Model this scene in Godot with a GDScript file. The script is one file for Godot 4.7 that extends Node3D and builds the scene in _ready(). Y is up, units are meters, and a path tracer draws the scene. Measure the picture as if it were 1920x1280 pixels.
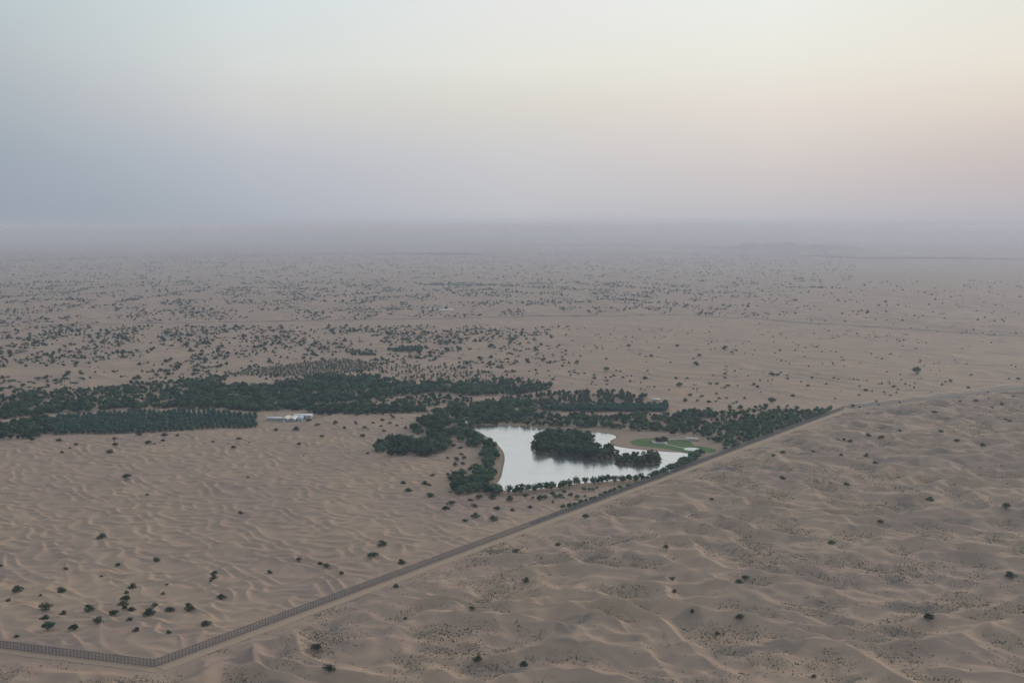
extends Node3D
# A desert oasis seen from a balloon 250 m above the sand: y is up, the view runs along -z, metres throughout.
# Ground positions below are surveyed x, z pairs.

const LAKE := [-57, -1412.7, -34.3, -1421.4, -6.7, -1423.2, 17.8, -1416.1, 41.9, -1404, 65.6, -1392.9, 90.5, -1381.9, 104.9, -1375.3, 118.8, -1363.8, 125.1, -1343.7, 114.9, -1318.1, 118.1, -1290.5, 128.1, -1278.2, 147.3, -1265.4, 173.3, -1254.9, 194, -1248, 195.4, -1231.2, 186.1, -1205.1, 172.5, -1173.9, 157.1, -1144.3, 141.7, -1130.1, 125.9, -1120.6, 105.7, -1111.8, 80.9, -1103.1, 56.4, -1091.9, 32.3, -1077.9, 11.2, -1067.7, -5.1, -1066.7, -15.2, -1088.3, -11.4, -1124.5, -9.6, -1173.9, -8.4, -1221.3, -11.4, -1264, -20.3, -1309, -32.7, -1354.1, -46.4, -1392.9]
const ISLAND_A := [23.3, -1292.7, 31.1, -1330.4, 47.8, -1355.7, 70, -1359.7, 85.4, -1347.7, 96, -1342.9, 94.4, -1330.4, 86.6, -1310.5, 90.6, -1276, 99.2, -1261.9, 114.7, -1252.9, 116.1, -1237.9, 106.4, -1219.3, 88.7, -1211.5, 79, -1223.2, 63.9, -1239.2, 46.3, -1236.5, 31.9, -1246, 24.2, -1268.9]
const ISLAND_B := [111.7, -1211.5, 127.4, -1231.2, 144, -1236.5, 156.7, -1231.2, 157.8, -1205.1, 151.4, -1188.7, 131.7, -1185, 113.1, -1191.2]
const LAWN := [136.9, -1307.6, 141.9, -1322.5, 151, -1331.1, 167.7, -1332.6, 183.3, -1325.7, 196.5, -1327.9, 203.2, -1321.6, 207.3, -1310.7, 207.3, -1300, 208, -1289.5, 215.6, -1283.5, 224.8, -1274.7, 227.9, -1260.3, 223.7, -1249, 215.4, -1245.6, 205.8, -1240.6, 199.6, -1243.4, 185.8, -1254.6, 176.3, -1266, 160.9, -1277.7, 144.9, -1286.5, 137.8, -1294.9]
const PATH := [169.2, -1316.3, 175.2, -1313.2, 178, -1295.5, 186.2, -1284.4, 195.6, -1271.8]
const KERB_PATH := [183, -1323.8, 199.5, -1328.8, 205.9, -1320.7, 211.2, -1306.1]
const FENCE := [-431.6, -697.7, -203.6, -630.5, 453.8, -1548.6]
const ROAD_EAST := [460.7, -1562.4, 563.5, -1620.2, 661.7, -1676.9, 790.9, -1755.1, 1005.1, -1880]
const ROAD_FAR := [-1843.6, -2703.4, -1269.6, -2832.7, -896.5, -2909.9, -449.2, -3008.3, 58.4, -3131.8, 475.8, -3187.8, 631.8, -3077.7, 741.5, -2942, 948.7, -2745.2, 1148.7, -2560.5, 1520.4, -2256.3]
const TRACK_EAST := [468.4, -1581.2, 572.1, -1645.5, 674.4, -1709.6, 809.5, -1796.9, 1034.2, -1935]
const TRACK_FARM := [-258.9, -1470.6, -238.6, -1491.5, -198.2, -1504.3, -142, -1508.6, -92.5, -1513]
const SHORE := [-12.5, -1059.7, -2.7, -1053.8, 4.2, -1051.3, 8.7, -1051.3, 9.4, -1060.9, 15.1, -1057.9, 21.3, -1060.9, 26.8, -1065.3, 32.7, -1065.9, 37.5, -1066.8, 46.5, -1069.8, 49.1, -1074.3, 54.5, -1078.8, 62.3, -1088, 70.8, -1090.2, 78.8, -1090.2, 84.9, -1095.2, 88.2, -1098.9, 93, -1096.4, 99.6, -1095.8, 108, -1099.6, 115, -1102.1, 120.8, -1097.4, 127.5, -1106.9]
const FROW := [44.9, -993.3, 51.1, -997.2, 56.3, -999.8, 61.4, -1009, 67, -1015.8, 71.7, -1022.6, 75.7, -1026.7, 81.7, -1036.4, 87, -1044.9, 91.9, -1050.7, 96.6, -1057.9, 102.1, -1065.9, 111.6, -1075.8]
# name, label, outline, spacing, row kind, foliage, least and greatest height, share filled, each tree its own object
const GROVES := [
	["tree_plantation", "blue green tree plantation in straight slanting rows beside the long white shed", [-592.6, -1449.9, -593.2, -1482.9, -518.5, -1509.5, -399.8, -1517.3, -334.2, -1479.1, -314.1, -1394.8, -364.7, -1394.8, -397.1, -1381.6, -473, -1356, -551.7, -1352.9], 4.2, 1, "blue", 5, 6.2, 0.97, 0],
	["grove", "dark green grove at the left end of the plantation rows", [-636, -1406.3, -600.6, -1466.5, -555.3, -1357.1, -563.5, -1320.1, -597.7, -1320.1, -663.5, -1302.3, -710.4, -1396.2], 5.2, 0, "green", 5.5, 8, 0.84, 0],
	["tree_belt", "dense dark tree belt running behind the plantation rows", [-768.1, -1511.7, -695.2, -1539.6, -619.5, -1568.5, -532.1, -1594.2, -424.2, -1611.8, -366.6, -1625.2, -346.7, -1535.5, -421.1, -1543.6, -530, -1543.6, -603, -1507.8, -660.9, -1462.4, -725.6, -1426.6], 5.4, 0, "green", 6, 8.5, 0.89, 0],
	["grove", "large dense dark green grove behind the white sheds", [-503.5, -1674.8, -516.9, -1791.1, -479.1, -1791.1, -394.9, -1752.4, -339.4, -1808.2, -317.4, -1880, -238.1, -1880, -168.1, -1791.1, -92.5, -1791.1, 0, -1808.2, 57.9, -1763.3, 65, -1731.1, 0, -1674.8, -78, -1660.1, -126.6, -1684.8, -200.5, -1640.9, -239.9, -1594.7, -287.9, -1530, -343.6, -1521.7, -409.6, -1555.2, -476.2, -1608.3], 6, 0, "green", 6, 9, 0.84, 0],
	["grove", "thin mixed grove on sand at the far left behind the dense belt", [-832.8, -1641, -755.4, -1675, -718.6, -1700.1, -664.6, -1726, -536.3, -1814.4, -477.8, -1886.7, -455.4, -1797.1, -521.2, -1791.5, -486.6, -1617.6, -628.5, -1572.6, -694.6, -1538.3, -773.2, -1521.7], 6.2, 0, "green", 3.5, 6.5, 0.7, 0],
	["orchard", "grey brown orchard of small trees in fine rows on the sand behind the groves", [-484.3, -1905.6, -448.4, -1993.5, -387.3, -2066.9, -319.1, -2129.5, -250.8, -2059.3, -225.3, -1986.5, -270.8, -1925.2, -352.7, -1880, -461.5, -1892.7], 5.6, 2, "grey", 2.6, 3.6, 0.95, 0],
	["grove", "small grey green stand of trees on sand, left of the dark thicket", [-340, -2270.7, -326.1, -2285.4, -270.1, -2263.5, -259.4, -2173.1, -305.2, -2173.1], 8, 0, "grey", 5, 6.5, 0.85, 0],
	["thicket", "flat dark thicket alone on the sand far behind the lake", [-253.8, -2278.9, -218.7, -2337.3, -183.2, -2345.9, -179.4, -2254.7, -231.3, -2246.7], 6, 0, "green", 4, 5.5, 0.95, 0],
	["tree_belt", "dense tree belt along the farm track right of the white sheds", [-274.8, -1517.1, -268.6, -1543.4, -235.8, -1567.1, -147.4, -1567.1, -115.9, -1540, -114.4, -1520.3, -254.8, -1504.3], 5.5, 0, "green", 6, 7.5, 0.93, 0],
	["tree_row", "row of separate small trees lining the farm track", [-262.6, -1508.6, -93.6, -1530.6, -92.5, -1513, -259.7, -1491.5], 8, 0, "green", 4, 5, 0.9, 0],
	["grove", "sparse trees on open sand between the dense groves", [-238.8, -1587.3, -199.4, -1632.1, -125.2, -1666.3, -77.3, -1644.8, -53.3, -1619.7, -81.9, -1583.4, -116.5, -1548.6, -148.9, -1583.4], 6.4, 0, "green", 4, 6.5, 0.7, 0],
	["grove", "scattered small trees on sand behind the dense dark groves", [-239.5, -1965.1, -190.4, -2031.6, -55.3, -1965.1, 66.8, -1778.7, 0, -1833.1, -94, -1822, -171, -1822], 8.5, 0, "grey", 3, 5, 0.62, 0],
	["grove", "dense dark grove at the far left corner of the lake", [-127.1, -1420.6, -109.8, -1457.1, -81.2, -1569.6, 0, -1600.5, 29.5, -1569.6, 35.6, -1515.3, -13.5, -1438.6, -53.1, -1410.1, -70.2, -1352.9, -120, -1375.9], 5.8, 0, "green", 6, 9, 0.86, 0],
	["grove", "broad grey green grove behind the lake", [-68.2, -1613, -7.7, -1630.6, 31.2, -1662.2, 112.4, -1709.6, 173.2, -1676.1, 218.1, -1600.1, 214.2, -1570.8, 29.2, -1554.4, -43.2, -1530.6], 7, 0, "grey", 5.5, 7.5, 0.82, 0],
	["tree_belt", "dense blue green tree belt behind the lake, ending at the white cabin", [29.1, -1544.9, 147.4, -1567.1, 213.7, -1567.1, 207.4, -1520.4, 142.8, -1517.3, 43.1, -1526.4], 4.6, 0, "blue", 6, 7, 0.97, 0],
	["grove", "scattered trees on sand along the far shore of the lake", [-56.5, -1500, 28.2, -1500, 140.5, -1492.5, 237.7, -1485.2, 243.3, -1435.4, 218.5, -1363.5, 161.4, -1369.7, 124.6, -1392, 26.6, -1411.7, -46.7, -1415], 5.6, 0, "green", 4, 6.8, 0.74, 0],
	["thicket", "dark dense thicket behind the lawn and the scattered trees", [217.8, -1504.2, 256, -1509.3, 271.3, -1504.2, 266.3, -1475.7, 246.1, -1469.5, 219, -1478.8], 5.2, 0, "green", 5.5, 7, 0.95, 0],
	["grove", "patchy grove between the lawn and the far fence corner", [216.7, -1325.2, 236.3, -1400.7, 253.5, -1420.9, 274.2, -1433.3, 294.7, -1458.7, 309.6, -1485.1, 354.3, -1512.4, 390.5, -1526.4, 426.4, -1525.5, 400.1, -1476.2, 339.9, -1384.9, 285.6, -1319.5, 250.2, -1283.7, 243, -1297.2, 216.1, -1304.1], 6.2, 3, "green", 5, 7.2, 0.74, 0],
	["grove", "loose trees on sand between the lawn, the thicket and the patchy grove", [188.2, -1414.4, 216, -1480.3, 250.5, -1476.4, 275, -1497.7, 313.2, -1502.6, 296.7, -1468.9, 276.5, -1445.7, 254.7, -1427.6, 237.2, -1405.7, 219, -1339.7, 200.8, -1354.1, 185.3, -1347.7], 7.6, 0, "green", 4, 6.5, 0.7, 0],
	["grove", "loose trees on the sand behind the patchy grove near the far corner", [276.4, -1532.7, 294.8, -1543, 331, -1556.7, 367, -1567.3, 397.4, -1567.3, 359.7, -1535.8, 313.8, -1505.6, 275, -1497.7], 7.5, 0, "green", 3.5, 6, 0.66, 0],
	["grove", "trees linking the clump on the sand to the grove at the lake's far left corner", [-129.3, -1440.3, -117.4, -1466.7, -100.3, -1462.9, -78.9, -1425.6, -57.7, -1400.6, -64.3, -1330.5, -75, -1311.7, -96.8, -1324.2, -121.8, -1369.7], 5.8, 0, "green", 5, 7.5, 0.8, 0],
	["grove_tree", "round dark tree in the clump jutting onto the sand left of the lake", [-154.8, -1286.2, -139.5, -1314.8, -110.9, -1306.1, -81.9, -1335.6, -70.1, -1291.9, -72, -1250.8, -92, -1217.3, -113.3, -1230, -129.4, -1217.3, -148.5, -1242.9], 7.2, 0, "green", 6.5, 8.5, 0.9, 1],
	["bank_tree", "dark bushy tree in the belt on the lake's sandy left bank", [-65.4, -1378.5, -49.2, -1368.8, -32.3, -1322.1, -21.3, -1292.6, -16.7, -1245.5, -16.8, -1174.7, -18.5, -1120, -21.9, -1086.3, -16.7, -1062.2, -6.2, -1046.8, -28.5, -1046.8, -36.2, -1054.4, -37.3, -1115.7, -38.5, -1151.3, -28.6, -1165.2, -33, -1214.1, -30.5, -1245.5, -34.5, -1272.8, -50.5, -1278.4, -63.8, -1319.1], 7, 0, "green", 6, 8, 0.93, 1],
	["clump_tree", "bushy tree in the green clump below the lake's left bank", [-61.2, -1109, -52.7, -1127.1, -40.4, -1119, -39.5, -1093.4, -37.8, -1045.5, -46.6, -1035, -55.8, -1052.6, -57.5, -1085.7], 6.8, 0, "green", 6, 7.6, 0.93, 1],
	["island_tree", "dark green tree crowding the large island in the lake", [23.4, -1285.4, 31.8, -1330.4, 47.7, -1354.1, 69.8, -1357.3, 85.3, -1346.1, 95.3, -1339.7, 86.4, -1307.5, 90.4, -1273.9, 99, -1259.8, 115.2, -1250.1, 107.9, -1220.6, 88.8, -1212.8, 79, -1224.5, 63.9, -1239.9, 46.4, -1237.9, 32.2, -1247.4], 7.2, 0, "dark", 7, 10, 0.98, 1],
	["island_tree", "dark tree on the small island with the pavilion", [111.8, -1208.3, 127.3, -1229.8, 133.3, -1211.5, 143.8, -1211.5, 150.1, -1231.2, 159.8, -1225.9, 157.1, -1201.9, 151.3, -1189.3, 131.8, -1185.6, 113.1, -1191.8], 5.6, 0, "dark", 5, 8, 0.97, 1],
	["verge_tree", "light green tree in the dense row between lake and fence", [129.4, -1108, 144.1, -1130.1, 163.2, -1161.9, 180.8, -1195.6, 197, -1224.5, 205, -1241.2, 207.9, -1234.5, 196.6, -1205.1, 176.7, -1167.9, 157.2, -1135.7, 133.5, -1102.6], 4.4, 0, "light", 5, 7, 0.92, 1],
	["fence_tree", "light green tree in the row inside the far fence", [237.8, -1268.9, 249.5, -1279.6, 286.3, -1322.7, 342.8, -1397.1, 407.1, -1502.6, 436, -1548.3, 441.6, -1550.3, 404.8, -1488, 339.6, -1383.6, 283.7, -1310.5, 247, -1266.8, 237.5, -1259.8], 5.2, 0, "light", 4.5, 6.5, 0.92, 1]
]
# x, z, width in metres
const SHRUBS := {
	"below the plantation rows": [-555.1, -1305.6, 7, -525.1, -1309.7, 9, -491.8, -1233.1, 6, -494.4, -1262.2, 4, -494.6, -1280, 6, -440, -1236, 9, -466.2, -1323.8, 6, -459.3, -1305.6, 2, -446.8, -1270.7, 9, -443.3, -1343.3, 10, -416.3, -1292.7, 8, -433, -1359.9, 5, -408.8, -1291.1, 4, -405.2, -1310.5, 6, -394.9, -1280, 2.5, -414.6, -1347.7, 7, -417.7, -1369.7, 3, -395.2, -1335.6, 7, -344.1, -1300.7, 5, -311.9, -1264.5, 8, -318.6, -1317.9, 7, -301.9, -1295.9, 3],
	"in front of the white sheds": [-286.9, -1376, 8, -262.6, -1377.8, 9, -240.7, -1279.2, 7, -225.9, -1223, 3, -258.2, -1438.3, 8, -242, -1407.4, 7, -222.7, -1325.5, 6, -239.5, -1491.5, 6, -221.9, -1418.9, 8, -205.5, -1384.2, 6, -198.3, -1433.4, 5, -195.3, -1417.9, 3.5, -202.9, -1484.1, 7, -175.4, -1330.5, 8, -180.3, -1385.1, 7, -189.9, -1490.4, 4, -158, -1236, 4, -176.3, -1383.3, 4, -175.7, -1429.5, 4, -163.1, -1407.4, 5, -166.3, -1452.3, 7, -169.6, -1490.4, 5, -155.4, -1370.6, 6, -154.2, -1428.5, 6, -158.9, -1487.3, 5, -154.1, -1467.5, 7, -143.7, -1410.3, 5, -142.4, -1464.4, 4, -131.4, -1394.3, 6],
	"on the bare dunes left of the fence": [-373.7, -815.9, 4, -323.9, -810.4, 4, -327.7, -894.3, 9, -290.1, -823.1, 4.5, -379.4, -1109.5, 9, -338.3, -1042.5, 3.5, -265, -832.5, 6, -213.4, -799.3, 6, -236, -974.7, 5, -262.5, -1119.1, 3.5, -175, -805.6, 4.5, -159.2, -833.9, 5, -141.7, -823.8, 6, -136.2, -818.5, 6, -122.4, -801.2, 4, -104.6, -842.1, 11, -101.5, -874.4, 9, -82.1, -827.5, 8],
	"on sand by the lake's left clump": [-157.9, -1234.4, 4, -105.8, -1093.7, 6, -97.1, -1057.3, 8, -83.8, -1086.8, 8, -78.6, -1074.6, 4, -75.4, -1032.4, 10, -79.4, -1126.7, 5, -57.9, -979.9, 9, -64.5, -1124.8, 5, -69, -1203.9, 5, -58.1, -1052.1, 4, -54.2, -998.7, 8, -61.8, -1145.8, 3, -66.4, -1278.6, 6, -58.9, -1173.4, 7, -59.1, -1198.7, 7, -57.7, -1261.3, 6, -55.1, -1227.8, 6, -51.6, -1149.1, 6, -52, -1180.9, 6, -51.5, -1206.5, 6, -39.7, -947.8, 5, -37.7, -1017.9, 7, -42.7, -1156.3, 7, -33.3, -994.8, 7, -31.1, -957.7, 8, -29.8, -1026.3, 8, -17.9, -1027, 10, -16.2, -947.8, 9, -12.7, -984.5, 8, -2.4, -1017.9, 8, 0.6, -982.7, 5, 16, -994.4, 5],
	"behind the fence corner": [-335.6, -742.2, 4, -302.2, -677.1, 3.5, -337.8, -761.6, 8.5, -317.9, -751, 2.5, -304.2, -724.4, 9, -297.5, -708.5, 6.5, -287.2, -687.1, 10, -308.9, -763.4, 7, -289.4, -717.5, 5, -270.3, -685.9, 8, -275.7, -724.2, 8.5, -259.4, -697.2, 6.5, -292.2, -794.6, 3.5, -255.4, -714.2, 8.5, -256.5, -733.6, 7, -252.4, -724.4, 5, -262, -756.8, 4, -257.1, -742.2, 8, -241.4, -701.4, 5, -246.5, -721.1, 6, -261.4, -767.4, 7, -230.9, -682.9, 5, -231.5, -710.5, 9.5, -234.3, -729.6, 5.5, -236.8, -756.5, 3.5, -239.1, -772.6, 2.5, -210.4, -680.1, 3.8, -221.9, -722.4, 7.5, -210, -723.1, 8.5, -191.8, -696.5, 6.5, -210.7, -781.5, 3.5, -211, -788.8, 6, -195, -747.9, 7],
	"on the low dunes outside the fence": [-114.6, -653, 8, -101.4, -612.2, 7, -80.4, -773.8, 5, -67.4, -703.1, 3, -26, -717.5, 4.5, -19.3, -628.5, 7, 3.2, -852.8, 5, 6.8, -625.7, 6, 9.9, -778.9, 6, 35.9, -874.4, 5, 61.9, -948.1, 7, 117.5, -853.1, 5, 112.5, -782.7, 5, 109.3, -751.4, 5, 113.8, -703.5, 3.5, 180.6, -1015.5, 4, 125.4, -679.1, 4, 156.5, -768.2, 6, 142, -694.5, 5.5, 165, -789.1, 5.5, 265.2, -1102.3, 6, 166.7, -610.9, 3.5, 248.5, -870.4, 6, 319.6, -1075.2, 7, 307.3, -935.3, 6, 260.2, -694.8, 8, 376.1, -1010.9, 7, 428.1, -973.1, 8, 348.6, -781.2, 9],
	"on the grassy dunes below the far track": [277.5, -1198.4, 5.5, 267.1, -1111.9, 7, 296.6, -1234.6, 6, 329.8, -1236, 6, 374.8, -1300.7, 8, 357.7, -1226.6, 5, 384.3, -1307.2, 6, 388.9, -1299.1, 8, 471.1, -1567.1, 7, 479.4, -1562.4, 4, 383.7, -1221.6, 7, 468.9, -1491.5, 4, 413.1, -1310.5, 7, 376.2, -1168.8, 8, 512.8, -1584.8, 4, 426.7, -1304.8, 8, 469.3, -1368.8, 6, 549.4, -1606.6, 4, 549.4, -1472.7, 8, 513.4, -1352, 10, 507.1, -1287.1, 9, 628.8, -1590.8, 7, 657.9, -1607.8, 8, 531.8, -1276.9, 8, 714.8, -1704, 5, 674.3, -1604.1, 4, 651.3, -1537.3, 7, 678, -1569.4, 8, 632.5, -1450.3, 5, 629.9, -1432.4, 8, 724.3, -1635.3, 7],
	"on the pale sand above the far track": [427.3, -1871.7, 13, 438.6, -1875, 11, 531.1, -2258.7, 7, 450.5, -1905.4, 5, 456.4, -1883.4, 5, 410.3, -1657.1, 10, 564.4, -2268.3, 6, 572.3, -2242, 4, 458.6, -1758, 7, 486.4, -1840.7, 7, 622.2, -2325.4, 7, 496.3, -1792.3, 5, 631.6, -2256.3, 4, 522.7, -1843.9, 6, 464.4, -1631.5, 4, 532.6, -1853.6, 4, 609.8, -2100, 5, 612.4, -2097.9, 5, 535, -1716.5, 8, 557, -1697.2, 5, 554.1, -1661.1, 5, 589.8, -1752.2, 8, 627.2, -1829.6, 4, 679.6, -1907.1, 22, 675.4, -1783.2, 5, 690.2, -1807.7, 5, 697.7, -1807.7, 7, 701.8, -1744.9, 7, 764.5, -1891.8, 6, 823.9, -1848.8, 8],
	"on the sand above the lawn and thicket": [216.7, -1849.6, 9, 267.8, -1855.5, 6, 258.3, -1755.2, 15, 245.7, -1611.3, 8, 285.5, -1849.6, 6, 261.8, -1665, 8, 326.9, -2019.5, 16, 282.6, -1732.7, 5, 263.4, -1611.3, 6, 277.5, -1656.6, 8, 276.7, -1595.6, 8, 310.5, -1776.9, 7, 289.2, -1607.9, 6, 303.1, -1683.3, 5, 320.4, -1775.5, 7, 300, -1641.2, 6, 345.7, -1845.1, 6, 355, -1893.6, 7, 311.3, -1643.6, 5, 335.4, -1761.9, 8, 311.2, -1593.4, 4, 316.2, -1594.5, 6, 348.9, -1755.2, 6, 336.3, -1641.2, 6, 378.6, -1778.2, 7, 375.2, -1734, 10, 371, -1693.2, 4, 364.9, -1593.4, 16],
	"on the pale sand far behind the lake": [-43.1, -2305.2, 18, 6.1, -2100, 6, 14.4, -2244.4, 6, 29.9, -2129.5, 6, 47.3, -2186.6, 6, 71.8, -2361.6, 5, 74.8, -2073.3, 5, 94.1, -2061.2, 6, 106.4, -2256.3, 7, 103.1, -2186.6, 6, 130.6, -2471.3, 5, 106.6, -1935, 6, 111.1, -1910.6, 6, 130.8, -2170.9, 5, 176, -2766.6, 5, 122.8, -1922.7, 5, 127, -1798.4, 5, 134.1, -1843.9, 8, 171.8, -2361.6, 5, 171.5, -2297.8, 5, 198, -2607.5, 5, 182.2, -2297.8, 5, 153.5, -1861.8, 6, 160.5, -1942.1, 17, 175.5, -2121, 7, 152.9, -1818.5, 6, 160.9, -1853.6, 6, 169.5, -1890.1, 6, 179.2, -1947.5, 5, 185.3, -1940.4, 6, 179.6, -1840.7, 6, 240.1, -2338.2, 14, 188.5, -1809.2, 6, 216.8, -1848.8, 9, 253.3, -2153.3, 6, 245.4, -2075.3, 4, 231.1, -1936.8, 5, 262.6, -2151.1, 11, 299.3, -2320.3, 6, 338.3, -2533.1, 5, 288.4, -2069.3, 6, 267.8, -1856.9, 6, 336.9, -2322.9, 11, 411.7, -2799.2, 4, 340.9, -2138.1, 6, 357.3, -2173.1, 9, 410.5, -2380.1, 6, 492.4, -2821.4, 4, 426, -2280.5, 16, 429.7, -2225.5, 8]
}
const BUSHES := [25.2, -1023.9, 8, 30.3, -1029.4, 6, 37.7, -1039.2, 7, 39.7, -1026.7, 8, 44.3, -1033.6, 7, 48.7, -1050.7, 5, 46.8, -1029.4, 4, 54.4, -1036.4, 7, 59.7, -1029.4, 6, 67.9, -1060.9, 7, 72.9, -1063.8, 5, 76.5, -1062.3, 5, 80.9, -1071.3, 4, 36.9, -1013.1, 4, 67.4, -1036.4, 3, 12.4, -1029.4, 7, 18.9, -1022.6, 5]
const UMBRELLAS := [-803.1, -1785.5, 7, -766.6, -1708.7, 10, -795.7, -1804.6, 9, -736, -1691.6, 16, -761.2, -1790.2, 7, -741.1, -1742.2, 7, -714.5, -1683.1, 12, -763.4, -1829, 11, -718.9, -1739.5, 6, -711.8, -1744, 5, -710, -1766.8, 7, -715.8, -1816.2, 14, -679.1, -1762.2, 11, -701.9, -1849, 6, -621.2, -1700.1, 12, -602.8, -1695.8, 14, -574, -1691.6, 15]
const SPOTS := {"SHED": [-305.7, -1452.7], "VAULT": [-285.6, -1444.3], "BLUE": [-272.9, -1451.1], "LONG": [-272.8, -1474.7], "PAVILION": [174.1, -1313.8], "TERR": [172.7, -1312.2], "PERGOLA": [210.2, -1318.8], "PAD": [201.9, -1267.3], "HUT": [144.4, -1220.1], "CABIN": [201.8, -1595.6], "TANK": [-56.9, -1403.7], "CANOPY": [-269.8, -1458.3], "ROOFS": [-307, -1581.2], "SHACK": [-403.9, -1640.4]}
const FAR_BUILDINGS := [
	[-1017.3, -8733.1, 56, 8, "low white building set alone left of the far settlement"],
	[-803.2, -10124.7, 40, 9, "bright white building at the left of the far settlement"],
	[-772.8, -10220.4, 30, 8, "second white building in the far settlement, beside the brightest one"],
	[-967.4, -13550.3, 26, 12, "small white block behind the far settlement's mast"],
	[-583.3, -9671.5, 70, 9, "long pale blue grey hall at the middle of the far settlement"],
	[-502.6, -10030.7, 60, 8, "pale hall at the right of the far settlement"],
	[-810.3, -11056.8, 45, 7, "pale building just left of the mast"],
	[-1473, -18699.7, 60, 24, "bright white block standing highest, beyond the far settlement"],
	[-211.8, -3389.9, 78, 1.8, "long thin white wall lying on the scrub plain"],
	[304.6, -16430, 500, 12, "long pale strip of low sheds near the hazy horizon"],
	[311.7, -6848.4, 36, 4, "small white shed alone on the distant plain"],
	[3298.1, -9671.5, 160, 8, "pale low shed beyond the dark line on the distant plain"]
]
const FAR_WOODS := [
	["dark tree line along the plain below the left horizon", [-15341.4, -28555, -6378.7, -20860.3, -2772.8, -18699.7, 0, -18075.5], 320, 1500, 16, 30],
	["second faint tree line crossing the plain near the left horizon", [-11156.9, -21695.7, -9505, -23584.5, -6958.6, -20860.3], 200, 600, 14, 24],
	["faint line of far scrub running left from the settlement", [-3805.1, -7732.2, -2984, -8459.4, -2027.9, -9501.4, -1209.9, -10030.7, -359, -9671.5], 150, 420, 4, 9],
	["trees around the far settlement", [-852.6, -9671.5, -269.2, -9671.5], 110, 420, 8, 13],
	["dark tree line on the plain below the hills", [2324.4, -9025.1, 2712.2, -8594.1, 3479.3, -8328.9, 3959.6, -8202.3], 110, 620, 5, 10],
	["small dark thicket on the scrub plain above the white wall", [-381.4, -4823.1, 0, -4780.2], 110, 130, 4, 8],
	["faint dark scrub patch on the right plain", [1087.5, -4537.9, 1277.7, -4576.6], 60, 50, 3, 6],
	["dark scrub belt near the middle of the horizon", [132.3, -14264.8, 1507.7, -13550.3], 160, 500, 9, 16],
	["tree line at the foot of the low hills", [1899.9, -13219.2, 2457, -12041.9, 3350.4, -11287.7], 150, 700, 12, 20]
]
const HILLS := [2871, -11528.4, 1500, 75, 3207.9, -11528.4, 700, 60, 2512.8, -11779.6, 760, 70, 7354.2, -18075.5, 1700, 150, 9448.2, -21695.7, 5200, 200, 8199.7, -28555, 4600, 190]
const MAST := [-729.7, -10417.5]
const PYLON := [927.5, -7960.3]

const EYE := 250.0
const WATER := -0.35
const SUN_AZIMUTH := 42.0     # degrees to the right of the view
const SUN_HEIGHT := 8.0
const NEAR := 520.0
const REACH := 70000.0

var rng := RandomNumberGenerator.new()
var warp := FastNoiseLite.new()
var broad := FastNoiseLite.new()
var flat_map := PackedFloat32Array()
var shore_map := PackedFloat32Array()
const FX := -1040.0
const FZ := -2460.0
const FC := 6.0
const FW := 347
const FH := 320
const LX := -110.0
const LZ := -1440.0
const LC := 3.0
const LW := 140
const LH := 160
var fa := Vector2()
var fb := Vector2()
var fc := Vector2()
var fd := Vector2()
var taken := {}
var kinds := {}


# ---------------------------------------------------------------- small helpers
func col(r: float, g: float, b: float) -> Color:
	return Color(r, g, b).linear_to_srgb()

func mat(c: Color, rough := 0.9, metal := 0.0) -> StandardMaterial3D:
	var m := StandardMaterial3D.new()
	m.albedo_color = c
	m.roughness = rough
	m.metallic = metal
	m.metallic_specular = 0.3
	return m

func numbered(called: String) -> String:
	var n: int = taken.get(called, 0)
	taken[called] = n + 1
	return called if n == 0 else "%s_%03d" % [called, n]

func tag(o: Node, label: String, category: String, group := "", kind := "") -> void:
	if label: o.set_meta("label", label)
	if category: o.set_meta("category", category)
	if group: o.set_meta("group", group)
	if kind: o.set_meta("kind", kind)

func base(called: String, at: Vector3, turn := 0.0) -> Node3D:
	var o := Node3D.new()
	o.name = numbered(called)
	add_child(o)
	o.position = at
	o.rotation.y = turn
	return o

func part(called: String, mesh: Mesh, m: Material, parent: Node) -> MeshInstance3D:
	var o := MeshInstance3D.new()
	o.name = called if parent != self else numbered(called)
	o.mesh = mesh
	if m: o.material_override = m
	parent.add_child(o, true)
	return o

func pairs(a: Array) -> PackedVector2Array:
	var p := PackedVector2Array()
	for i in range(0, a.size(), 2): p.append(Vector2(a[i], a[i + 1]))
	return p

func smooth_ring(p: PackedVector2Array, closed := true, steps := 4) -> PackedVector2Array:
	var out := PackedVector2Array()
	var n := p.size()
	for i in (n if closed else n - 1):
		var a := p[(i - 1 + n) % n] if closed or i > 0 else p[0]
		var b := p[i]
		var c := p[(i + 1) % n]
		var d := p[(i + 2) % n] if closed or i + 2 < n else p[n - 1]
		for k in steps: out.append(b.cubic_interpolate(c, a, d, float(k) / steps))
	if not closed: out.append(p[n - 1])
	return out

func ordinal(n: int) -> String:
	var a := "first second third fourth fifth sixth seventh eighth ninth tenth eleventh twelfth thirteenth fourteenth fifteenth sixteenth seventeenth eighteenth nineteenth".split(" ")
	if n < 20: return a[n - 1]
	var t := ["twenty", "thirty", "forty", "fifty"]
	var u := ["twentieth", "thirtieth", "fortieth", "fiftieth"]
	return u[n / 10 - 2] if n % 10 == 0 else t[n / 10 - 2] + "-" + a[n % 10 - 1]


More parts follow.
